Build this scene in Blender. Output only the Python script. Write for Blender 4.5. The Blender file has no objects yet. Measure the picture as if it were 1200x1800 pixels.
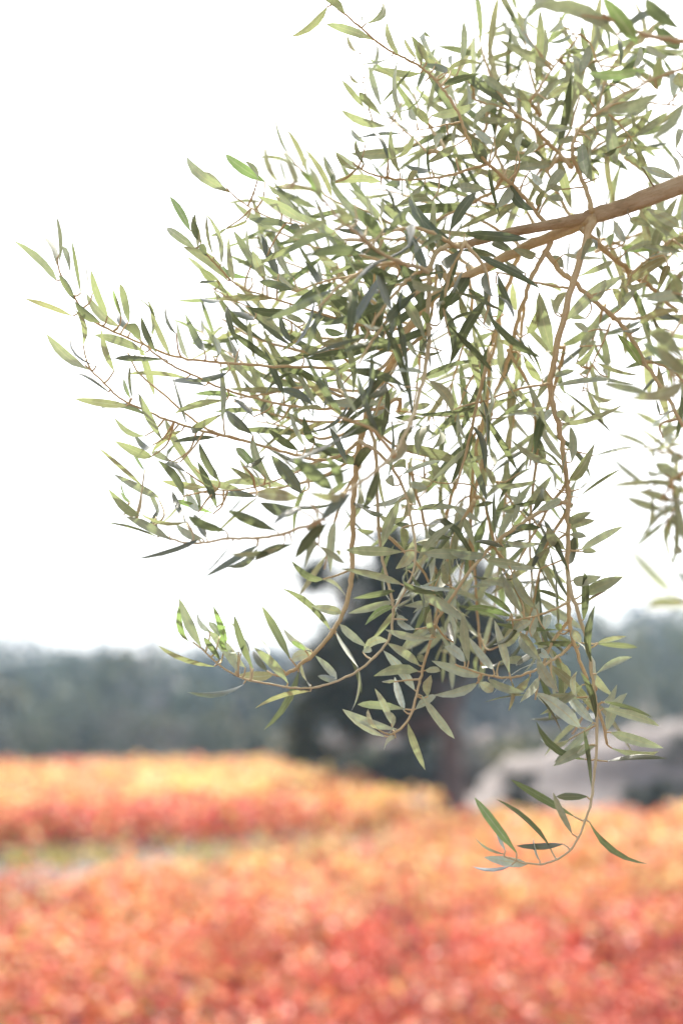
import bpy, math, random
import numpy as np
from mathutils import Vector

# ------------------------------------------------------------------ camera, sky, sun, exposure
scene = bpy.context.scene
CAM_Z = 1.6
PITCH = math.radians(8.65)
LENS, SENS = 50.0, 36.0
K = SENS / 1800.0 / LENS                 # tangent per photo pixel (photo is 1200 x 1800)
FOCUS = 1.34
cd = bpy.data.cameras.new("camera")
cd.sensor_fit = 'VERTICAL'
cd.sensor_height = SENS
cd.sensor_width = 24.0
cd.lens = LENS
cd.clip_start = 0.05
cd.clip_end = 3000
cd.dof.use_dof = True
cd.dof.focus_distance = FOCUS
cd.dof.aperture_fstop = 2.5
cam = bpy.data.objects.new("camera", cd)
cam.location = (0, 0, CAM_Z)
cam.rotation_euler = (math.radians(90) + PITCH, 0, 0)
scene.collection.objects.link(cam)
scene.camera = cam

SUN_EL, SUN_AZ = 51.0, 8.0             # degrees; azimuth measured from straight ahead, + to the right
world = bpy.data.worlds.new("World")
scene.world = world
world.use_nodes = True
wn, wl = world.node_tree.nodes, world.node_tree.links
wn.clear()
sky = wn.new("ShaderNodeTexSky")
sky.sky_type = 'NISHITA'
sky.sun_disc = False
sky.sun_elevation = math.radians(SUN_EL)
sky.sun_rotation = math.radians(SUN_AZ)
sky.air_density = 1.0
sky.dust_density = 4.0
sky.ozone_density = 1.0
hsv = wn.new("ShaderNodeHueSaturation")
hsv.inputs["Saturation"].default_value = 0.30
bg = wn.new("ShaderNodeBackground")
bg.inputs["Strength"].default_value = 0.115
wo = wn.new("ShaderNodeOutputWorld")
wl.new(sky.outputs[0], hsv.inputs["Color"])
wl.new(hsv.outputs[0], bg.inputs["Color"])
wl.new(bg.outputs[0], wo.inputs["Surface"])

sl = bpy.data.lights.new("sun", 'SUN')
sl.energy = 4.8
sl.angle = math.radians(0.53)
sl.color = (1.0, 0.93, 0.82)
sun = bpy.data.objects.new("sun", sl)
e, a = math.radians(SUN_EL), math.radians(SUN_AZ)
sdir = Vector((math.sin(a) * math.cos(e), math.cos(a) * math.cos(e), math.sin(e)))
sun.rotation_euler = sdir.to_track_quat('Z', 'Y').to_euler()
sun.location = (0, 0, 30)
scene.collection.objects.link(sun)

scene.view_settings.view_transform = 'Standard'
scene.view_settings.look = 'None'
scene.view_settings.exposure = 1.5
scene.view_settings.gamma = 1.0
scene.cycles.use_denoising = True
scene.cycles.max_bounces = 8
scene.cycles.diffuse_bounces = 4
scene.cycles.transmission_bounces = 6
scene.cycles.volume_bounces = 1
scene.cycles.sample_clamp_indirect = 6.0

# ------------------------------------------------------------------ helpers
rng = np.random.default_rng(11)
random.seed(11)
C = scene.collection
CAMP = np.array((0.0, 0.0, CAM_Z))
FWD = np.array((0.0, math.cos(PITCH), math.sin(PITCH)))
UPV = np.array((0.0, -math.sin(PITCH), math.cos(PITCH)))
RGT = np.array((1.0, 0.0, 0.0))


def P(x, y, d):
    """photo pixel + distance along the optical axis -> point in the place"""
    return CAMP + d * (RGT * ((x - 600) * K) + FWD + UPV * ((900 - y) * K))


def proj(p):
    q = np.asarray(p) - CAMP
    d = q @ FWD
    d = np.where(d < 1e-3, 1e-3, d)
    return 600 + (q @ RGT) / d / K, 900 - (q @ UPV) / d / K, d


def unit(v):
    return v / max(1e-9, np.linalg.norm(v))


def tag(o, label=None, cat=None, group=None, kind=None):
    if label: o["label"] = label
    if cat: o["category"] = cat
    if group: o["group"] = group
    if kind: o["kind"] = kind
    return o


def mesh_obj(name, verts, faces, mats, parent=None, loc=(0, 0, 0), ploc=(0, 0, 0), smooth=True, uv=None, cols=None, midx=None):
    me = bpy.data.meshes.new(name)
    loc = np.asarray(loc, dtype=np.float64)
    verts = np.asarray(verts, dtype=np.float64) - loc
    me.from_pydata(verts.tolist(), [], faces)
    for m in (mats if isinstance(mats, (list, tuple)) else [mats]):
        me.materials.append(m)
    if uv is not None:
        lay = me.uv_layers.new(name="UVMap")
        li = np.empty(len(me.loops), dtype=np.int32)
        me.loops.foreach_get("vertex_index", li)
        lay.data.foreach_set("uv", np.asarray(uv, dtype=np.float32)[li].ravel())
    if cols is not None:
        at = me.color_attributes.new("tint", 'FLOAT_COLOR', 'POINT')
        c4 = np.ones((len(verts), 4), dtype=np.float32)
        cols = np.asarray(cols); c4[:, :cols.shape[1]] = cols
        at.data.foreach_set("color", c4.ravel())
    if midx is not None:
        me.polygons.foreach_set("material_index", np.asarray(midx, dtype=np.int32))
    me.polygons.foreach_set("use_smooth", np.full(len(me.polygons), smooth))
    me.update()
    o = bpy.data.objects.new(name, me)
    C.objects.link(o)
    if parent is not None:
        o.parent = parent
    o.location = tuple(loc - np.asarray(ploc))
    return o


def empty(name, loc):
    o = bpy.data.objects.new(name, None)
    o.location = loc
    o.empty_display_size = 0.2
    C.objects.link(o)
    return o


# ------------------------------------------------------------------ materials
def new_mat(name):
    m = bpy.data.materials.new(name)
    m.use_nodes = True
    n, l = m.node_tree.nodes, m.node_tree.links
    n.clear()
    return m, n, l, n.new("ShaderNodeOutputMaterial")


def ramp(n, stops):
    r = n.new("ShaderNodeValToRGB")
    el = r.color_ramp.elements
    while len(el) < len(stops): el.new(0.5)
    for e_, (p, c) in zip(el, stops):
        e_.position = p
        e_.color = (*c, 1)
    return r


def olive_leaf_material():
    m, n, l, out = new_mat("olive_leaf")
    uv = n.new("ShaderNodeUVMap"); uv.uv_map = "UVMap"
    sep = n.new("ShaderNodeSeparateXYZ"); l.new(uv.outputs[0], sep.inputs[0])
    at = n.new("ShaderNodeVertexColor"); at.layer_name = "tint"
    sc = n.new("ShaderNodeSeparateColor"); l.new(at.outputs[0], sc.inputs[0])   # R = painted sun-through green, G = value, B = dried underside, painted sky on top
    geo = n.new("ShaderNodeNewGeometry")
    # distance from the midrib 0..1
    sub = n.new("ShaderNodeMath"); sub.operation = 'SUBTRACT'; sub.inputs[1].default_value = 0.5
    l.new(sep.outputs[0], sub.inputs[0])
    ab = n.new("ShaderNodeMath"); ab.operation = 'ABSOLUTE'; l.new(sub.outputs[0], ab.inputs[0])
    rib = n.new("ShaderNodeMapRange"); rib.inputs[1].default_value = 0.02; rib.inputs[2].default_value = 0.075
    rib.inputs[3].default_value = 1.0; rib.inputs[4].default_value = 0.0
    l.new(ab.outputs[0], rib.inputs[0])
    noise = n.new("ShaderNodeTexNoise"); noise.inputs["Scale"].default_value = 160; noise.inputs["Detail"].default_value = 3
    tc = n.new("ShaderNodeTexCoord"); l.new(tc.outputs["Object"], noise.inputs["Vector"])

    def mix(fac, c1, c2, typ='MIX'):
        x = n.new("ShaderNodeMix"); x.data_type = 'RGBA'; x.blend_type = typ
        for sock, v in ((x.inputs[0], fac), (x.inputs[6], c1), (x.inputs[7], c2)):
            if hasattr(v, "is_output"): l.new(v, sock)
            elif isinstance(v, (int, float)): sock.default_value = v
            else: sock.default_value = (*v, 1)
        return x.outputs[2]

    top = mix(sc.outputs[0], (0.021, 0.033, 0.032), (0.09, 0.19, 0.045))  # greener albedo stands in for sun shining through the leaf
    top = mix(sc.outputs[2], top, (0.135, 0.172, 0.20))  # sky reflection painted as a blue-grey upper side
    top = mix(rib.outputs[0], top, (0.15, 0.17, 0.13))
    und = mix(sc.outputs[0], (0.455, 0.49, 0.32), (0.33, 0.46, 0.16))
    und = mix(at.outputs[1], und, (0.64, 0.715, 0.655))
    und = mix(sc.outputs[2], und, (0.54, 0.42, 0.25))
    und = mix(rib.outputs[0], und, (0.66, 0.63, 0.46))
    col = mix(geo.outputs["Backfacing"], top, und)
    nm = n.new("ShaderNodeMapRange"); nm.inputs[1].default_value = 0.3; nm.inputs[2].default_value = 0.7; nm.inputs[3].default_value = 0.82; nm.inputs[4].default_value = 1.18
    l.new(noise.outputs[0], nm.inputs[0])
    vm = n.new("ShaderNodeMath"); vm.operation = 'MULTIPLY'
    l.new(nm.outputs[0], vm.inputs[0]); l.new(sc.outputs[1], vm.inputs[1])
    vx = n.new("ShaderNodeVectorMath"); vx.operation = 'SCALE'
    l.new(col, vx.inputs[0]); l.new(vm.outputs[0], vx.inputs["Scale"])
    pb = n.new("ShaderNodeBsdfPrincipled")
    l.new(vx.outputs[0], pb.inputs["Base Color"])
    ro = n.new("ShaderNodeMapRange"); ro.inputs[3].default_value = 0.36; ro.inputs[4].default_value = 0.62
    l.new(geo.outputs["Backfacing"], ro.inputs[0]); l.new(ro.outputs[0], pb.inputs["Roughness"])
    pb.inputs["Specular IOR Level"].default_value = 0.75
    pb.inputs["Sheen Weight"].default_value = 0.35
    pb.inputs["Sheen Roughness"].default_value = 0.35
    tr = n.new("ShaderNodeBsdfTranslucent")
    tcol = mix(sc.outputs[0], (0.36, 0.43, 0.19), (0.22, 0.42, 0.10))
    l.new(tcol, tr.inputs["Color"])
    ms = n.new("ShaderNodeMixShader")
    fy = n.new("ShaderNodeMapRange"); fy.inputs[3].default_value = 0.26; fy.inputs[4].default_value = 0.36
    l.new(sc.outputs[0], fy.inputs[0]); l.new(fy.outputs[0], ms.inputs[0])
    l.new(pb.outputs[0], ms.inputs[1]); l.new(tr.outputs[0], ms.inputs[2])
    l.new(ms.outputs[0], out.inputs[0])
    return m


def bark_material(name, c1, c2, c3, scale, bump):
    m, n, l, out = new_mat(name)
    tc = n.new("ShaderNodeTexCoord")
    mp = n.new("ShaderNodeMapping"); l.new(tc.outputs["UV"], mp.inputs[0])
    mp.inputs["Scale"].default_value = (3.0, scale, 1)
    n1 = n.new("ShaderNodeTexNoise"); n1.inputs["Scale"].default_value = 4; n1.inputs["Detail"].default_value = 8
    n1.inputs["Roughness"].default_value = 0.7
    l.new(mp.outputs[0], n1.inputs["Vector"])
    n2 = n.new("ShaderNodeTexNoise"); n2.inputs["Scale"].default_value = 22; n2.inputs["Detail"].default_value = 4
    l.new(tc.outputs["Object"], n2.inputs["Vector"])
    r = ramp(n, [(0.28, c1), (0.5, c2), (0.72, c3)])
    ad = n.new("ShaderNodeMath"); ad.operation = 'ADD'
    h1 = n.new("ShaderNodeMath"); h1.operation = 'MULTIPLY'; h1.inputs[1].default_value = 0.5
    h2 = n.new("ShaderNodeMath"); h2.operation = 'MULTIPLY'; h2.inputs[1].default_value = 0.5
    l.new(n1.outputs[0], h1.inputs[0]); l.new(n2.outputs[0], h2.inputs[0])
    l.new(h1.outputs[0], ad.inputs[0]); l.new(h2.outputs[0], ad.inputs[1])
    l.new(ad.outputs[0], r.inputs[0])
    pb = n.new("ShaderNodeBsdfPrincipled")
    pb.inputs["Roughness"].default_value = 0.75
    l.new(r.outputs[0], pb.inputs["Base Color"])
    bp = n.new("ShaderNodeBump"); bp.inputs["Strength"].default_value = bump; bp.inputs["Distance"].default_value = 0.004
    l.new(n1.outputs[0], bp.inputs["Height"]); l.new(bp.outputs[0], pb.inputs["Normal"])
    l.new(pb.outputs[0], out.inputs[0])
    return m


def tinted_foliage(name, trans, rough=0.6, gain=1.0):
    """colour from the per-leaf tint attribute, part of the light passes through the leaf"""
    m, n, l, out = new_mat(name)
    at = n.new("ShaderNodeVertexColor"); at.layer_name = "tint"
    pb = n.new("ShaderNodeBsdfPrincipled"); pb.inputs["Roughness"].default_value = rough
    pb.inputs["Specular IOR Level"].default_value = 0.3
    l.new(at.outputs[0], pb.inputs["Base Color"])
    tr = n.new("ShaderNodeBsdfTranslucent"); l.new(at.outputs[0], tr.inputs["Color"])
    ms = n.new("ShaderNodeMixShader"); ms.inputs[0].default_value = trans
    l.new(pb.outputs[0], ms.inputs[1]); l.new(tr.outputs[0], ms.inputs[2])
    l.new(ms.outputs[0], out.inputs[0])
    return m


def noise_mat(name, stops, scale, rough=0.9, bump=0.0):
    m, n, l, out = new_mat(name)
    tc = n.new("ShaderNodeTexCoord")
    n1 = n.new("ShaderNodeTexNoise"); n1.inputs["Scale"].default_value = scale; n1.inputs["Detail"].default_value = 6
    l.new(tc.outputs["Object"], n1.inputs["Vector"])
    r = ramp(n, stops); l.new(n1.outputs[0], r.inputs[0])
    pb = n.new("ShaderNodeBsdfPrincipled"); pb.inputs["Roughness"].default_value = rough
    l.new(r.outputs[0], pb.inputs["Base Color"])
    if bump:
        bp = n.new("ShaderNodeBump"); bp.inputs["Strength"].default_value = bump
        l.new(n1.outputs[0], bp.inputs["Height"]); l.new(bp.outputs[0], pb.inputs["Normal"])
    l.new(pb.outputs[0], out.inputs[0])
    return m


M_LEAF = olive_leaf_material()
M_BOUGH = bark_material("olive_bark", (0.19, 0.115, 0.06), (0.63, 0.45, 0.27), (0.82, 0.68, 0.50), 14.0, 1.0)
M_TWIG = bark_material("olive_twig_bark", (0.48, 0.33, 0.16), (0.69, 0.52, 0.29), (0.79, 0.66, 0.44), 60.0, 0.3)
M_SHOOT = bark_material("olive_shoot_bark", (0.50, 0.37, 0.20), (0.68, 0.55, 0.34), (0.74, 0.65, 0.46), 60.0, 0.2)
M_VINE = tinted_foliage("vine_leaf", 0.24, 0.55)
M_WOOD = tinted_foliage("wood_foliage", 0.2, 0.7)
M_DARKBARK = bark_material("dark_bark", (0.07, 0.042, 0.036), (0.13, 0.08, 0.066), (0.20, 0.135, 0.11), 20.0, 1.0)
M_VINEWOOD = noise_mat("vine_wood", [(0.3, (0.06, 0.04, 0.03)), (0.7, (0.16, 0.11, 0.08))], 8)
M_SOIL = noise_mat("soil", [(0.3, (0.035, 0.018, 0.013)), (0.5, (0.065, 0.035, 0.026)), (0.7, (0.10, 0.062, 0.05))], 0.9, 0.95, 0.4)
M_BANK = noise_mat("pale_earth", [(0.25, (0.14, 0.12, 0.115)), (0.5, (0.20, 0.175, 0.172)), (0.75, (0.26, 0.235, 0.23))], 0.8, 0.95, 0.2)
M_PATH = noise_mat("gravel_path", [(0.3, (0.05, 0.034, 0.036)), (0.5, (0.085, 0.062, 0.066)), (0.7, (0.12, 0.095, 0.10))], 1.4, 0.95, 0.3)

# ------------------------------------------------------------------ olive tree: stems read off the photograph
# kind | depth along the stem (m) | width along the stem (photo px) | photo points
STEMS = """
bough|1.44 1.40|42 27|1320,268 1260,300 1200,325 1140,347 1080,370 1030,384
bough|1.40 1.33|24 13|1040,381 1000,388 950,398 900,407 860,418 815,430
branch|1.395 1.40|22 6|1045,385 1010,398 960,418 920,436 870,460 820,484 770,515 730,560 703,608 682,650 655,700 640,745 630,790 623,840 620,890 618,950 618,1000 612,1048 592,1098 558,1143 522,1174 490,1188
branch|1.39 1.36|15 5|1040,388 1028,425 1008,490 990,555 974,625 966,690 980,742 990,800 996,850 997,910 997,980 998,1040 1000,1090 1008,1130 1026,1180 1045,1232 1060,1275 1066,1308
shoot|1.36 1.29|8 3|998,1010 1005,1045 1020,1090 1033,1140 1041,1195 1047,1250 1048,1310 1043,1370 1033,1430 1010,1482 985,1507 955,1518 920,1517 885,1505
branch|1.40 1.45|10 5|968,424 945,465 925,512 908,570 895,620 880,670 868,700 856,765 842,830 830,885 825,940 826,1000
branch|1.42 1.48|9 4|915,440 900,480 884,525 872,575 860,615 857,690 850,735 838,780 831,830 826,900 832,980 836,1040 840,1100 846,1170
twig|1.365 1.33|8 4|996,880 970,890 935,908 905,928 875,950 850,975 822,1008 798,1045 770,1088 752,1140 742,1180 733,1215 722,1255 706,1279 688,1291
twig|1.36 1.30|6 3|1005,1132 985,1150 955,1170 925,1184 895,1191 860,1188 825,1178 800,1168
twig|1.36 1.33|5 3|1000,1058 975,1070 945,1082 915,1088 890,1090
twig|1.37 1.35|5 3|966,675 930,680 890,690 855,703 810,715 775,732
twig|1.45 1.43|4 3|862,731 830,732 790,732 740,728 700,722
twig|1.43 1.46|5 3|845,815 862,835 885,865 905,890 930,915
twig|1.43 1.42|4 2|838,852 800,850 770,848 740,838 715,830
branch|1.39 1.50|11 7|1022,402 1060,438 1095,468 1130,495 1155,515 1190,550
branch|1.40 1.38|11 6|955,440 985,478 1012,500 1050,535 1080,560 1105,588 1130,635 1148,660 1180,712 1200,750
twig|1.40 1.44|4 2|1072,568 1060,600 1040,640 1028,670 1022,690
twig|1.385 1.36|5 3|1003,508 975,503 935,495 900,484 870,478
branch|1.385 1.44|10 5|1040,372 1030,335 1018,305 1006,278 1006,255 1016,230 1036,210 1050,198
branch|1.44 1.47|9 4|1004,293 985,272 962,252 935,222 905,200 880,188 850,182 825,170
branch|1.37 1.32|8 3|958,392 930,358 900,325 858,288 825,250 812,215 800,190 782,162 762,137 738,117 715,104 690,92 658,70 628,43 602,22 570,-2
twig|1.36 1.40|6 3|860,288 830,295 790,308 745,314 705,316 670,311 645,303 620,287
twig|1.46 1.50|6 3|930,178 945,158 965,128 985,102 1003,80 1018,60
twig|1.46 1.50|5 3|1018,60 1035,75 1045,100 1060,125
twig|1.34 1.36|4 2|812,214 790,218 760,224 728,230
twig|1.36 1.48|4 2|752,268 728,245 705,225 690,212 672,200
twig|1.47 1.50|4 2|655,215 646,180 640,150 634,110 632,70
twig|1.44 1.50|6 3|1040,205 1075,185 1110,180 1147,181 1190,186
twig|1.44 1.45|5 3|1070,200 1085,215 1098,230 1106,240
shoot|1.33 1.13|10 6|818,429 790,432 768,442 757,468 753,500 752,560 753,600 746,655 733,705 715,755 690,798 660,828 622,855 590,875
shoot|1.13 1.32|8 3|605,866 585,895 560,916 525,930 480,942 435,946 400,946 365,953 335,955 303,948 262,930 222,902
shoot|1.25 1.08|9 4|752,478 735,470 705,462 670,445 640,422 615,400 590,378 570,352 545,332 520,318
twig|1.27 1.36|5 3|718,464 690,465 650,475 615,485 580,492 545,503 522,512
twig|1.38 1.33|7 3|700,612 660,655 610,651 530,645 470,643 400,638 350,634 300,625 262,610 200,582 155,558 130,520 107,482 101,455
twig|1.39 1.35|7 3|668,672 640,712 600,718 550,718 500,712 450,700 400,686 345,662 302,642 268,618 245,596
twig|1.39 1.34|7 3|632,775 600,800 560,809 520,800 470,786 400,768 335,751 290,736 258,722 232,712 205,695 178,668 150,642
twig|1.37 1.38|5 3|420,772 380,760 350,745 318,720 290,695 262,672 240,650 225,620
twig|1.39 1.34|6 3|720,575 690,580 655,578 620,567 560,550 500,531 470,521 430,508 405,492
twig|1.35 1.33|4 2|405,492 380,465 362,445 350,420 345,400
twig|1.33 1.36|4 2|545,400 510,393 470,381 436,362 412,345 398,330
twig|1.37 1.40|5 2|620,640 560,600 500,560 440,540 400,522 372,505
twig|1.36 1.38|4 2|560,809 520,830 480,846 440,858 400,862 370,858
shoot|1.38 1.30|7 3|632,775 660,792 692,826 712,866 722,915 730,960 727,1000 714,1034 700,1058 690,1072
shoot|1.40 1.30|7 3|650,740 660,800 662,860 665,930 672,985 684,1030 690,1070 686,1115 665,1148 635,1175 600,1194 560,1207 520,1210 475,1202 432,1194 402,1180 375,1160 352,1138
branch|1.22 1.10|13 6|1345,40 1280,70 1200,72 1140,62 1095,45 1060,25
twig|1.22 1.12|8 4|1345,60 1280,95 1200,120 1140,143 1090,170 1060,195
twig|1.22 1.12|9 4|1330,470 1265,505 1215,545 1185,580 1172,622 1185,668
twig|1.55 1.76|7 4|1330,745 1260,780 1212,815 1180,850 1160,880
twig|0.98 0.84|7 4|1360,1120 1300,1105 1240,1080 1186,1048
twig|1.40 1.52|6 3|1110,480 1140,455 1170,430 1200,410 1240,395
"""

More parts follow.
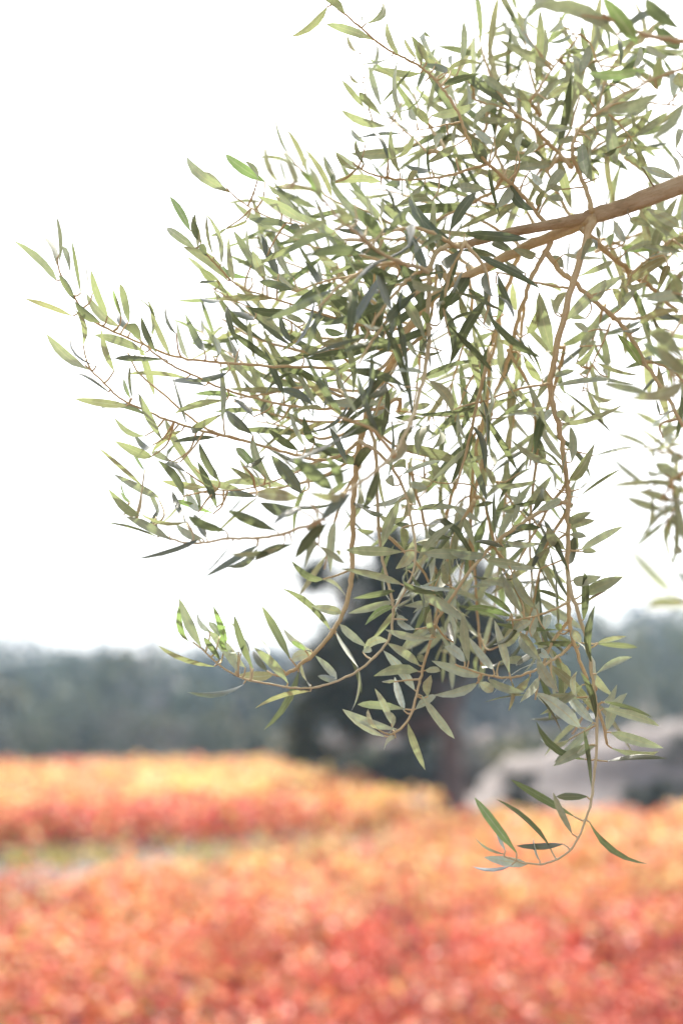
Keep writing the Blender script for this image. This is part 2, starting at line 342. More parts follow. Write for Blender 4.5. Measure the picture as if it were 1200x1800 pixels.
# leaves read off enlarged crops: crop origin x, y, enlargement, then base x y, tip x y, width + side of the leaf in view
# k underside, s pale underside, g green of painted sun glow, G grey underside, d dark upper side, b upper side with sky sheen painted in; - nearer, + farther
LEAVES = {
(500, 0, 3): """225 35 30 195 45k;320 75 200 -10 50k;478 215 215 125 50k;430 125 508 -5 45k;395 135 400 45 18s+;570 295 275 308 16G;385 280 330 180 30s+;
600 290 540 115 40s+;690 310 635 205 25s+;720 330 665 185 40k+;750 330 700 215 40G+;800 330 770 200 35G+;440 415 465 190 24G+;680 345 505 550 24d;745 425 540 590 14d;
720 385 515 355 40k;612 285 625 660 26k;860 380 715 340 40b;850 380 1065 350 32k;840 445 1035 385 42d;930 340 942 108 38k;1000 470 995 190 36G;880 350 860 300 30s+;
960 420 960 600 25s+;545 665 295 578 50k;430 580 300 420 36k;510 570 445 340 40G;520 620 390 485 44k;410 440 340 385 20s+;605 705 370 735 24b;430 755 360 670 30s;
545 850 460 680 28d;670 770 345 810 60k;545 840 680 710 35k;610 915 560 680 40k;420 860 380 740 25s;405 890 268 800 32k;270 965 205 815 26G;775 890 630 870 40b;
770 610 1020 540 50k;760 650 700 570 50k;860 710 830 600 20k;765 910 770 680 14d;510 960 240 970 50k;610 960 525 975 50b;510 980 580 1120 22d;780 1060 580 1090 45k;
500 1150 520 1040 25k;740 970 680 1070 40k;905 660 890 770 25k;895 770 740 865 45k;905 830 835 1030 14d;370 1085 352 870 32b-;1060 865 990 730 76b-;870 1220 1010 1015 65d-;
640 500 700 640 40s+;700 640 660 560 40k+;600 620 590 520 30s+;800 780 840 700 40k+;640 1000 700 900 40k+""",
(800, 0, 3): """845 185 390 40 70k--;600 70 410 0 60k--;850 100 620 35 60k--;960 230 770 -20 70g--;1180 150 1000 -10 62d--;850 190 1150 95 40b--;1010 370 690 385 64g-;770 440 710 510 25b-;
500 355 220 205 55k;470 330 470 145 36s;620 175 495 225 26b;710 232 658 382 50k;605 290 608 610 50k;395 555 590 400 40k;530 300 690 265 30k+;870 350 830 195 36d;940 360 975 240 40k;
480 530 600 430 45s;650 420 770 545 50k;245 545 345 260 12d;330 520 135 390 50k;405 660 325 470 40k;250 560 100 480 40s;340 630 70 620 40k;220 560 90 690 40k;470 690 565 520 40k;
480 670 625 675 45k;740 615 985 460 66k;800 590 1080 490 70k-;890 620 1010 550 50s;1060 470 1080 270 60k;1150 520 1130 370 50s;1200 460 1170 380 70s;815 610 850 865 70k;850 780 770 800 30d;
920 710 925 600 30k;930 715 1040 570 40k;940 720 1120 590 45k;920 735 850 720 30k;925 740 880 830 40k;930 740 1020 950 40k;1210 530 1020 745 50k--;1160 790 1200 690 40k;980 880 1155 935 50s;
1170 920 1135 815 30s+;715 740 715 855 30s;620 715 525 750 40k;745 690 560 790 30k;640 780 690 930 50k;720 930 640 850 50k;665 760 720 960 66k;545 840 612 1108 60k;760 935 715 870 30k;
480 870 215 825 45k;290 965 415 1110 55d;175 880 235 1140 26d;330 800 360 700 40k;325 820 230 735 45k;390 900 460 970 40s;340 840 420 750 45k;270 890 380 850 45k;220 780 290 640 60k;
200 760 100 690 45s;470 1020 570 900 60k;560 1000 480 980 40k;480 1040 570 1050 40k;170 1000 20 990 60k;355 1050 210 1185 40k;290 990 210 1100 60k;440 1100 470 1000 40k;
560 130 480 180 40s+;640 330 560 360 40s+;1000 240 1120 300 40k;1040 130 1180 260 60d--;960 420 1010 330 40k;700 520 640 430 40s+;1100 200 1190 230 40k-;420 240 280 90 20s+;370 180 330 60 30s+;420 250 400 20 26s+""",
(0, 250, 3): """300 730 75 520 45k;300 645 190 470 35G;310 650 298 385 30G;330 550 370 705 26G;428 800 380 515 28d;390 920 130 825 34p;395 830 310 700 40b;490 800 455 630 18b;570 920 480 670 44k;
630 970 455 795 50k;530 950 395 840 50b;440 1070 395 880 35k;470 1200 245 1010 55k;510 1180 380 1020 34b;605 1210 535 985 36k;770 1110 495 1015 50k;640 920 598 775 22g;680 950 633 745 44b;
690 1000 640 900 40b;765 1060 680 795 12d;750 1060 670 960 60b;825 1110 745 920 40b;900 1130 800 900 36G;800 1030 770 820 30k;930 1010 895 780 16b;1000 1150 930 930 34G;1080 1100 975 900 46b;
1125 1130 1060 950 36k;1150 1130 1115 1010 30s;880 1145 605 1140 40b;740 1090 815 1340 44k;1215 265 985 75 55k;1190 260 1055 165 30s;1005 470 895 285 44g;1065 530 1030 375 40b;1030 560 880 450 50k;
1130 610 1090 380 20k;1165 650 1080 370 30G;1200 730 965 550 65k;1040 560 1000 380 24s;1200 800 1050 660 50k;1150 730 935 725 20b;1150 790 1030 750 14b;1170 830 1050 825 26b;1200 450 1110 490 18k;
1090 600 1050 540 40b""",
(0, 600, 3): """575 270 385 170 24b;670 340 390 302 46p;770 390 505 365 30b;690 300 655 190 24g;700 300 690 120 20b;770 500 600 395 36k;860 525 730 270 44k;805 550 705 485 36b;960 470 800 590 34p-;
800 610 605 525 56k;910 640 800 590 40k;985 690 870 645 36b;970 820 830 625 50d;765 680 680 530 30g;750 760 520 560 32p;840 825 600 700 44G;825 930 770 770 30G;680 850 650 735 14g;690 850 635 795 24g;
735 920 570 775 50k;655 915 487 765 10d;905 1050 665 925 50k;835 1035 555 955 16d;1050 1045 715 1148 34d;900 1030 830 890 40b;1070 1040 930 965 46k;990 950 730 900 30p-;985 965 910 790 34b;
1100 770 850 735 40p;1060 890 1000 700 34k;1145 880 1040 630 44d;1160 740 1050 530 46d;1035 680 870 405 46k;950 640 940 530 14b;1140 505 915 530 34b;985 440 905 160 16b;1080 235 900 210 44b;
985 195 665 172 36k;1200 165 985 205 34b;1200 310 920 380 40k;1180 380 1080 455 40p;1165 130 1170 420 36k;1130 910 920 840 34g;1190 1000 990 920 50d-;1050 900 980 800 50s;1090 1040 1020 900 40b""",
(400, 250, 3): """200 210 -12 63 60g;275 220 200 5 36G;370 220 288 30 50G;330 250 285 70 28k;160 200 90 100 30G;270 290 75 210 12b;480 350 250 240 46b-;410 425 160 285 56k;340 360 210 220 50k;480 290 405 95 44G-;
500 320 370 150 50g-;570 210 505 65 30G;690 130 565 50 30k;720 120 680 0 30s;310 425 110 405 46b;100 410 -60 470 16p;390 470 320 450 40b;530 410 310 525 50k-;560 485 285 605 50b-;480 500 170 640 40k-;
620 550 530 490 40d;640 420 550 300 60k-;720 490 640 360 40d-;810 510 650 340 60d-;720 590 420 600 60d-;850 600 700 570 50d-;780 650 640 640 40d;690 620 495 710 30d-;830 615 660 750 26b-;820 510 975 330 46b-;
480 740 405 625 40d;185 710 30 465 46k;140 620 100 450 24G;270 700 180 490 50b;210 600 150 480 30s;350 720 240 500 40k;350 770 270 690 30s;340 780 165 735 50b;130 715 -10 620 40g;30 730 5 490 34s;
200 730 130 570 50s;240 825 -60 830 40p;190 800 45 790 30k;320 885 105 870 50d;560 740 330 885 60d-;770 1000 520 790 70d-;300 1020 85 865 44k;345 1060 280 870 34d;410 950 310 910 40k;590 950 400 900 50d;
510 920 270 1110 28k;460 800 345 1080 26b-;140 940 0 890 40b;240 1170 15 1000 44d;65 1090 0 860 36d;40 1180 0 1020 30b;150 1160 120 940 30G;480 1090 385 1070 50k;700 1040 490 1060 60p--;780 1080 415 1140 60d-;
400 1130 250 1130 30d;510 1080 420 990 60k;620 1010 510 985 44g;650 990 545 850 34k;900 635 1020 870 80d;790 1010 910 690 60d-;830 1050 710 800 60d;780 900 700 800 40d;770 1000 690 850 50d-;680 900 690 740 24d-;
1040 1040 880 780 60k-;900 710 790 720 50d;760 800 720 740 20d;800 790 740 790 30b;1050 680 920 430 60b-;880 970 830 880 40k;900 930 870 840 40k;1050 990 860 1070 50d;1060 960 1030 890 40g;1120 740 1090 640 40d;
1080 570 1060 500 40d;1120 950 1200 790 50d;1000 1130 900 1000 40k;1130 1100 970 1080 20d;1055 600 1085 290 40k-;980 590 960 510 26b-;580 640 480 620 30s;490 880 470 620 20s;760 390 730 260 20s""",
(400, 600, 3): """940 240 640 150 56d-;1030 165 860 160 30G;890 255 755 405 50G;770 330 850 260 40k;870 240 800 530 80d;1060 205 1185 375 60k;1035 405 880 400 34d;970 350 1070 330 40k;960 360 880 370 40k;
860 430 585 520 70d-;700 650 440 530 60d-;630 650 535 450 40b-;460 540 400 390 44d;410 560 330 380 30G;370 575 215 465 44d;450 335 265 255 50b;545 310 490 150 26d;470 335 365 140 36k;300 290 195 45 40d;
195 290 345 165 24d;130 490 -10 365 56d;130 500 245 760 44k-;180 700 45 560 50g-;220 780 60 610 36k;390 800 230 600 76b-;550 780 340 610 80d-;590 780 515 605 60d-;160 760 10 660 40k;80 660 200 600 30d-;
390 830 150 810 64p--;600 800 410 790 40p--;380 890 170 850 60d--;150 820 -20 810 40b-;450 870 240 970 36b-;650 800 490 940 60b-;260 1000 0 890 56d-;340 1070 135 1160 50d-;525 960 355 1145 66d-;420 1000 500 960 36G;
160 1080 0 1190 40b-;300 1070 0 1120 36k-;480 1070 410 1200 36k;480 1080 620 1175 36k;665 850 760 880 30d;790 690 715 885 60d-;760 560 660 690 60d;920 500 835 650 50G;985 450 920 600 60d-;1065 440 1005 605 60k;
1085 440 1075 570 36s;1050 575 1190 815 50k;940 670 850 670 50k;915 705 1125 628 30G;940 795 760 865 34G;1050 770 950 750 44G;990 860 960 770 36G;1050 690 1140 740 44k;880 760 830 730 60k;905 840 815 1085 60k;
960 970 880 960 34d;680 990 770 1000 30k;940 920 770 870 40k;995 885 1230 880 40G;820 910 670 850 30d;920 1110 620 1100 60k;920 980 930 1100 50k;980 1040 885 1200 60G;1000 1155 1195 960 44k;1010 1115 1270 1120 60k;
1060 970 1180 1040 40d;1000 1060 1100 1070 36k;500 355 330 372 30k;600 200 450 215 20g;590 250 570 180 36k;140 400 30 300 36b;240 440 225 290 20d""",
(800, 250, 3): """45 480 388 512 60d;320 590 190 530 50d;245 630 20 570 36d;290 670 80 540 40d;370 690 240 610 30d;250 650 90 680 44d;80 680 -60 870 70d-;190 870 60 770 34d;420 600 300 560 50k;215 740 200 950 36d;
225 700 300 870 36d;300 740 320 890 40G;140 970 60 840 26k;70 930 20 800 40k;160 1140 10 880 22d;130 1200 80 1060 40k;400 1110 215 1040 46k;320 980 440 1200 16d;200 1075 0 1070 30G;180 1100 40 1080 30s;
380 1010 440 870 50k;510 1110 440 790 80k;520 900 590 790 50k;580 940 795 720 66k;740 820 895 700 60G;1130 600 850 780 56p-;570 590 800 610 30G;650 660 745 570 40G;640 710 830 630 40k;590 710 600 510 20d;
570 660 500 600 50k;895 530 835 410 50G;800 540 835 480 44g;760 510 740 440 30k;1060 560 870 560 40g-;900 570 1040 530 40G;1200 580 980 550 36G-;1180 450 1000 350 60G-;1180 500 980 350 60G-;1090 520 990 370 40k;
920 400 1030 440 50G;1120 650 1060 800 46p-;1200 800 1000 830 60G-;1190 880 970 960 50p-;980 970 860 990 20d;1200 1140 1020 1000 80k-;980 1180 850 1010 50g;1150 1200 970 1050 50g;650 1080 760 900 50G;
640 1150 740 1060 40k;1140 790 1200 900 30d-;1150 690 1180 800 80k-;1100 980 1050 1010 40k;920 1020 1020 1030 16G;830 770 870 870 40k;870 880 950 780 40G;700 820 800 760 30G;700 1000 620 950 40s;690 930 590 900 40k;
430 760 560 790 30s;540 900 500 820 40s;1000 620 1120 580 50G;1080 760 980 700 50k;1060 860 1160 930 50d;900 760 1010 740 40G""",
(800, 600, 3): """130 270 80 10 40k;160 95 70 -10 18d;240 195 10 185 28G;130 330 0 215 16d;145 310 160 575 34d;160 560 130 490 20G;20 350 60 525 30G;355 70 450 215 50k;345 75 320 235 36k;460 205 370 0 16d;270 195 550 545 40G;
490 345 270 380 36G;235 402 440 400 30G;510 365 470 420 40s;600 430 535 370 50G;525 235 860 205 36G;560 440 890 330 36G;610 640 605 445 50G;600 735 735 535 56k;560 800 610 520 12G;545 655 290 515 40G;335 695 430 530 20G;
520 180 630 155 36G;640 100 745 0 40G;625 400 620 330 30k;690 250 785 450 36G;700 265 850 290 36s;650 170 720 120 30G;740 110 980 180 24k;800 190 915 95 20G;1040 280 770 220 50k-;1200 220 910 300 60p--;725 605 940 558 20G;
645 825 875 672 20d;600 960 715 900 50k;610 990 735 945 46k;650 780 695 745 20G;660 1100 885 975 44G;665 1110 745 1110 36k;590 1180 630 1020 66d;600 1020 690 1030 36G;580 1100 480 980 60k;540 1000 350 880 16d;
560 1110 430 930 20d;450 985 315 1000 40d;250 1045 455 1065 36G;365 875 510 705 50G;400 905 460 770 36d;555 830 430 890 46k;530 780 505 660 20s;470 780 520 830 40s;285 820 265 615 40k;165 760 440 730 36G;
210 1020 205 790 22d;295 965 335 770 34k;200 760 160 660 40G;205 660 170 545 36G;105 870 195 845 30d;250 800 380 820 36G;-10 880 135 955 40G;5 910 100 1085 44k;255 1085 105 1058 34d;190 1130 -30 1110 50G;
165 1155 350 1180 40k;500 1080 450 1200 50k;480 1100 370 1190 40k;620 860 640 720 50G;260 870 340 900 50k;1155 330 995 478 30G-;1110 560 1130 390 50s;1090 510 1200 450 50k;1150 572 1000 560 16G;1200 600 1130 640 60G;
1200 740 1050 640 76k;1140 750 990 735 40k;1100 700 1010 680 40s;1150 850 960 790 50k;1090 890 895 820 50k;1200 860 1025 950 40k;1190 890 1110 1085 44k;1160 840 1160 760 50s;1200 1110 1140 1100 40s;1075 390 1060 310 18d;
1210 170 1050 0 80k-""",
(250, 950, 3): """480 0 320 185 18b-;610 25 325 195 40b-;955 205 785 105 40d;1075 300 945 205 24G;990 470 730 250 40d;1050 385 890 345 50s;780 625 630 345 50d;890 580 740 460 40G;860 580 790 530 30g;1040 440 1185 562 44k;
1025 500 1155 805 30d;1020 480 1140 670 20G;1160 590 1200 560 40s;1140 680 1100 900 26s;1025 730 910 605 44k;1030 740 925 715 40b;890 765 840 650 16s;825 690 640 1000 44d;890 795 595 885 30p;770 755 590 565 50k;
915 600 785 640 60s;695 705 495 712 60p;660 690 585 580 40d;670 605 590 500 30G;585 680 485 395 46d;560 620 500 510 40k;520 600 465 430 26s;510 590 440 440 30g;545 670 450 540 40s;440 550 375 345 40g;
410 510 350 430 40g;500 690 340 470 56k;410 630 325 510 36d;360 480 290 370 30G;310 560 195 305 56k;270 540 195 340 36g;385 665 85 555 30p;540 755 240 800 30b""",
(550, 950, 3): """430 265 210 305 36d;430 320 185 385 46k;420 350 275 445 40g;430 370 290 555 36k;395 530 265 595 50s;465 230 150 150 44k;515 185 575 420 26d;500 155 690 280 36d;525 235 730 265 30G;550 270 800 430 56k;
610 330 480 345 40k;450 340 505 315 20s;500 420 440 410 36G;540 470 440 375 40G;635 440 455 595 50G;665 390 800 195 50k;640 520 380 470 44k;560 660 390 540 50k;535 790 370 580 60G;555 690 320 715 60k;430 745 365 745 26s;
590 685 670 690 40s;490 890 235 865 50k;440 995 155 890 50k;380 1035 160 900 40s;415 970 325 780 40G;480 900 430 720 46G;345 1000 290 890 30s;395 1020 400 900 20s;435 1040 375 1105 30s;570 815 745 1045 50k;
500 965 590 1210 44k;540 890 650 815 50s;605 825 620 710 50k;865 752 635 815 50k;905 712 625 635 60k;580 640 545 610 40b;870 750 945 800 60s;1045 740 1030 900 24p;1145 715 1020 800 44k;920 730 1115 800 50k;
1035 700 955 420 46k;950 680 820 510 46k;820 640 790 380 50k;905 530 755 335 26G;1040 400 800 365 40g;1045 385 895 270 36g;1100 380 985 155 44k;1180 365 1050 165 50k;1200 150 915 110 46k;1060 200 835 185 26d;
1060 250 885 215 50k;980 560 1100 430 50k;1090 430 950 550 30d;1050 490 1150 425 50s;1095 490 1200 640 40k;980 640 1105 640 50k;650 510 620 360 40k;740 540 720 420 40d;800 640 690 560 60G;850 190 780 240 60s;700 230 680 120 40k""",
(800, 900, 3): """600 485 420 410 26d;655 700 400 695 36d;545 640 525 240 14d;675 570 680 315 46d;715 795 735 490 42d;660 440 885 340 70k;700 470 830 405 20d;620 360 770 340 60k;750 690 900 655 26G;745 695 960 715 36d;
740 855 930 765 40G;730 850 830 970 46k;555 790 570 960 46k;470 620 500 540 50s;460 805 340 640 36k;500 770 430 720 50s;540 950 430 780 60s;640 980 640 840 40s;660 1140 410 950 80s;725 1110 590 970 60s;
670 910 445 1070 40k;710 995 450 985 30G;740 1100 655 840 36d;770 1000 850 910 40k;800 1150 905 955 60k;780 1000 1040 1085 30d;775 1035 1075 1130 50k;660 690 615 620 50s;560 620 530 590 40g;400 660 440 470 50k""",
(800, 1200, 3): """685 405 425 205 44d;815 262 1095 345 60k;820 345 1070 362 40k;795 415 1115 400 34d;725 210 520 420 50k;740 330 515 440 60k;600 300 445 290 30k;700 330 640 370 30s;715 550 675 245 30d;625 705 290 510 50d;
695 600 530 600 44d;615 800 515 580 40s;325 900 100 605 56g;500 870 215 615 40d;265 890 190 690 26s;570 850 320 860 40b;705 735 1010 955 36d;260 905 100 810 16G;380 955 150 920 60G;300 960 90 970 24b;445 940 410 820 16s""",
(0, 0, 1): """1186 1048 1098 955 18k--;1240 1080 1185 1005 22s--;1215 1065 1140 1075 20p--""",
}

# stems farther back in the same crown, carrying leaves in opposite pairs
BACK_STEMS = """
1.50 1.56|940,400 900,330 850,300 800,330 760,350
1.48 1.62|1000,380 960,300 940,230 950,150 960,60
1.46 1.55|900,420 830,380 760,360 700,340 640,330
1.46 1.52|830,470 760,430 680,420 600,420 510,385 440,335
1.46 1.54|800,480 700,500 600,490 500,460 430,420
1.46 1.52|720,570 620,540 540,520 460,480
1.46 1.52|700,620 600,600 500,580 420,540 370,490
1.46 1.52|660,690 560,680 470,660 400,620 350,580
1.44 1.50|640,740 540,740 450,720 380,690
1.44 1.48|640,790 560,840 480,860 400,870 330,860
1.50 1.58|880,560 860,650 850,750 830,850 820,950 800,1050 780,1130
1.48 1.56|920,540 910,640 900,740 890,850 880,950 870,1060 850,1150
1.44 1.50|990,620 950,760 935,870 930,960 940,1060 960,1150
1.46 1.50|720,820 740,900 760,980 770,1050 760,1110
1.50 1.66|1050,440 1100,420 1150,400 1210,390
1.48 1.66|1100,480 1130,560 1160,600 1210,640
1.46 1.56|1060,540 1040,600 1030,660 1040,720
1.48 1.60|850,230 800,240 740,240 690,270
1.50 1.66|950,200 930,120 920,60 905,10
1.48 1.60|1005,290 1060,250 1110,235 1150,225
1.50 1.65|990,110 1040,110 1090,95 1150,90 1210,100
1.46 1.60|830,260 800,180 790,120
1.46 1.56|860,730 820,780 780,830 740,870 700,900
1.44 1.52|760,440 700,400 640,370 580,350 530,300 500,270
1.42 1.48|700,470 640,450 570,440 520,420 470,400
1.42 1.50|690,560 640,520 590,500 540,480
1.42 1.46|620,600 560,620 500,610 440,590 390,560
1.42 1.46|600,690 540,680 480,690 420,700
1.44 1.50|620,760 560,770 500,750 450,740
1.44 1.50|770,470 760,540 740,620 730,700 720,760
1.44 1.50|820,470 830,540 810,620 790,690 780,760
1.46 1.52|640,800 600,880 580,950 570,1000
1.46 1.54|800,850 780,930 790,1010 800,1090 790,1150
1.46 1.54|850,880 870,960 900,1040 910,1110
1.42 1.48|995,900 960,960 945,1020 930,1090 920,1140
1.46 1.56|900,330 870,260 880,180 900,110
1.46 1.56|960,300 1000,230 1020,150 1030,80
1.44 1.50|860,340 800,370 740,400 690,430
1.46 1.56|780,260 740,200 720,140
1.50 1.60|1060,420 1110,440 1160,470 1210,480
1.44 1.48|1045,1210 1030,1250 1005,1290
1.26 1.20|752,470 720,490 690,520 660,560 640,600|.85
1.26 1.20|752,500 700,540 660,590 630,640|.85
1.28 1.24|800,432 760,410 720,400 680,410 640,430|.7
1.30 1.26|820,432 850,470 860,520 850,570|.85
1.30 1.26|815,430 790,480 780,540 790,590|.85
1.24 1.18|700,460 650,470 600,500 560,540|.75
1.30 1.24|752,580 710,620 680,670 660,730|.7
1.20 1.16|690,798 660,760 620,740 580,730|.7
1.34 1.30|700,700 660,720 620,700 570,690|.6
1.36 1.34|860,620 840,700 820,790 800,860|.15
1.40 1.38|830,885 800,940 780,1000 750,1060|.1
1.40 1.40|996,850 960,900 920,970 890,1030|.1
1.40 1.40|668,930 700,960 740,1000 770,1060|.1
1.38 1.36|1000,1090 970,1130 950,1180 940,1230|.1
1.42 1.44|895,620 930,680 940,750 930,820|.1
1.42 1.44|872,575 850,630 820,680 800,740|.2
1.40 1.44|640,745 690,780 740,800 790,810|.3
1.44 1.50|930,358 880,360 830,350 780,330|.3
1.46 1.52|962,252 920,270 880,250 840,230|.3
1.46 1.52|1006,278 960,290 930,320 890,340|.3
1.46 1.54|905,200 870,150 850,100 840,60|.2
1.48 1.56|1016,230 1060,240 1100,280 1130,300|.3
1.46 1.54|1050,198 1060,150 1080,110 1110,80|.3
1.44 1.54|1130,495 1150,450 1180,420 1210,420|.2
1.42 1.50|1080,560 1120,560 1160,550 1205,570|.2
1.40 1.46|1130,635 1160,640 1190,660 1210,690|.2
1.70 1.76|1212,815 1170,795 1130,785|0
1.70 1.78|1200,835 1160,850 1120,868|0
1.66 1.74|1240,790 1190,765 1150,755|0
1.70 1.76|1180,850 1185,890 1165,930|0
"""

# ------------------------------------------------------------------ value noise for colour patches and lumps
_ng = np.random.default_rng(5)
_tab = _ng.random((64, 64))


def vnoise(x, y):
    x = np.asarray(x, float); y = np.asarray(y, float)
    xi, yi = np.floor(x).astype(int), np.floor(y).astype(int)
    fx, fy = x - xi, y - yi
    fx, fy = fx * fx * (3 - 2 * fx), fy * fy * (3 - 2 * fy)
    t = lambda i, j: _tab[i % 64, j % 64]
    return (t(xi, yi) * (1 - fx) * (1 - fy) + t(xi + 1, yi) * fx * (1 - fy)
            + t(xi, yi + 1) * (1 - fx) * fy + t(xi + 1, yi + 1) * fx * fy)


def smooth01(t):
    t = np.clip(t, 0, 1)
    return t * t * (3 - 2 * t)


# ------------------------------------------------------------------ ground (one sheet, the wooded hill is part of the terrain)
FIELD_Z = -1.0


def ground_z(x, y):
    x = np.asarray(x, float); y = np.asarray(y, float)
    z = FIELD_Z * smooth01((y - 2.6) / 3.0)                    # bank on which the olive tree stands
    r = np.hypot(x, y)
    hill = smooth01((r - 140) / 230.0) * (7.5 + 9 * vnoise(x / 90 + 7, y / 90 + 3) + 3.5 * smooth01((x + 10) / 90))
    z = z + hill + 0.05 * (vnoise(x * 1.3, y * 1.3) - 0.5)
    return z


def axis(lim):
    near = np.arange(-14, 14.01, 0.5)
    far = np.geomspace(15, lim, 34)
    return np.concatenate([-far[::-1], near, far])


gx, gy = axis(640), axis(640) + 6
GX, GY = np.meshgrid(gx, gy)
GZ = ground_z(GX, GY)
nx, ny = len(gx), len(gy)
gv = np.stack([GX.ravel(), GY.ravel(), GZ.ravel()], 1)
gf = [(j * nx + i, j * nx + i + 1, (j + 1) * nx + i + 1, (j + 1) * nx + i) for j in range(ny - 1) for i in range(nx - 1)]
ground = mesh_obj("ground", gv, gf, M_SOIL)
tag(ground, kind="structure")


# ------------------------------------------------------------------ leaf clouds: many small bent faces in one mesh
def leaf_cloud(pts, size, nrm, cols, gen, fold=0.25):
    """each point becomes one leaf of four triangles folded along its rib"""
    n = len(pts)
    rv = gen.normal(size=(n, 3))
    nrm = nrm / np.linalg.norm(nrm, axis=1, keepdims=True)
    a_ = np.cross(nrm, rv); a_ /= np.linalg.norm(a_, axis=1, keepdims=True)
    b_ = np.cross(nrm, a_)
    s = size[:, None]
    v = np.empty((n, 5, 3))
    v[:, 0] = pts - a_ * s * 0.55
    v[:, 1] = pts + b_ * s * 0.5 + nrm * s * fold
    v[:, 2] = pts + a_ * s * 0.62
    v[:, 3] = pts - b_ * s * 0.5 + nrm * s * fold
    v[:, 4] = pts
    base = np.arange(n)[:, None] * 5
    f = np.concatenate([base + np.array(q) for q in ((0, 4, 1), (1, 4, 2), (2, 4, 3), (3, 4, 0))], 1).reshape(-1, 3)
    c = np.repeat(cols, 5, axis=0)
    return v.reshape(-1, 3), f, c


def big_mesh(name, v, f, c, mats, midx=None, smooth=False, parent=None, loc=(0, 0, 0), ploc=(0, 0, 0)):
    loc = np.asarray(loc, float)
    v = v - loc
    me = bpy.data.meshes.new(name)
    me.vertices.add(len(v)); me.vertices.foreach_set("co", v.astype(np.float32).ravel())
    me.loops.add(f.size); me.loops.foreach_set("vertex_index", f.astype(np.int32).ravel())
    me.polygons.add(len(f))
    k = f.shape[1]
    me.polygons.foreach_set("loop_start", np.arange(len(f), dtype=np.int32) * k)
    me.polygons.foreach_set("loop_total", np.full(len(f), k, dtype=np.int32))
    for m in mats: me.materials.append(m)
    if midx is not None: me.polygons.foreach_set("material_index", midx.astype(np.int32))
    me.polygons.foreach_set("use_smooth", np.full(len(f), smooth))
    me.update(calc_edges=True)
    at = me.color_attributes.new("tint", 'FLOAT_COLOR', 'POINT')
    c4 = np.ones((len(v), 4), dtype=np.float32); c4[:, :c.shape[1]] = c
    at.data.foreach_set("color", c4.ravel())
    o = bpy.data.objects.new(name, me)
    C.objects.link(o)
    o.parent = parent
    o.location = tuple(loc - np.asarray(ploc))
    return o


def stick(p0, p1, r0, r1, sides=5):
    p0, p1 = np.asarray(p0, float), np.asarray(p1, float)
    d = unit(p1 - p0)
    u = unit(np.cross(d, (0.3, 0.9, 0.2))); w = np.cross(d, u)
    an = np.arange(sides) * 2 * math.pi / sides
    ring = np.cos(an)[:, None] * u + np.sin(an)[:, None] * w
    v = np.concatenate([p0 + ring * r0, p1 + ring * r1])
    f = []
    for i in range(sides):
        j = (i + 1) % sides
        f += [(i, j, sides + j), (i, sides + j, sides + i)]
    return v, np.array(f)


# ------------------------------------------------------------------ vineyard blocks
RED, CORAL, ORANGE, PEACH, YELL, LIME, WINE = [np.array(c) for c in (
    (0.58, 0.10, 0.075), (0.71, 0.215, 0.145), (0.73, 0.285, 0.12), (0.82, 0.455, 0.235), (0.85, 0.64, 0.23), (0.36, 0.36, 0.08), (0.20, 0.04, 0.04))]


def vine_block(name, spots, shade_fn, label, seed):
    gen = np.random.default_rng(seed)
    V, F, Cc, MI, off = [], [], [], [], 0
    for (x, y) in spots:
        d = math.hypot(x, y)
        n, s = (560, 0.075) if d < 12 else (380, 0.095) if d < 18 else (180, 0.14) if d < 26 else (120, 0.19) if d < 45 else (48, 0.30)
        h = 1.0 * gen.uniform(0.84, 1.12) + 0.34 * (vnoise(x * 0.9 + 9, y * 0.9) - 0.5)
        z0 = float(ground_z(x, y))
        rx, ry = gen.uniform(0.56, 0.82), gen.uniform(0.5, 0.7)
        # points thickest near the surface of a flat-topped bush
        u = gen.normal(size=(n, 3)); u /= np.linalg.norm(u, axis=1, keepdims=True)
        rad = gen.random(n) ** 0.22
        p = np.stack([x + u[:, 0] * rx * rad, y + u[:, 1] * ry * rad, z0 + 0.56 * h + u[:, 2] * 0.44 * h * rad], 1)
        p[:, 2] += gen.normal(0, 0.03, n)
        shoots = gen.random(n) < 0.05
        p[shoots, 2] += gen.uniform(0.05, 0.25, shoots.sum())
        nr = u * 0.7 + gen.normal(0, 0.55, (n, 3)) + np.array((0, 0, 0.55))
        col = shade_fn(x, y, p, gen)
        v, f, c = leaf_cloud(p, s * gen.uniform(0.65, 1.25, n), nr, col, gen)
        V.append(v); F.append(f + off); Cc.append(c); MI.append(np.zeros(len(f))); off += len(v)
        tv, tf = stick((x, y, z0 - 0.03), (x + gen.normal(0, .05), y + gen.normal(0, .05), z0 + 0.6 * h), 0.045, 0.03)
        V.append(tv); F.append(tf + off); Cc.append(np.full((len(tv), 3), 0.1)); MI.append(np.ones(len(tf))); off += len(tv)
    o = big_mesh(name, np.concatenate(V), np.concatenate(F), np.concatenate(Cc), [M_VINE, M_VINEWOOD], np.concatenate(MI))
    return tag(o, label, "vineyard", kind="stuff")


def pick(gen, n, pal, wts):
    idx = gen.choice(len(pal), size=n, p=np.array(wts) / sum(wts))
    c = np.array(pal)[idx]
    return np.clip(c * gen.uniform(0.75, 1.2, (n, 1)) * gen.uniform(0.93, 1.07, (n, 3)), 0, 0.85)


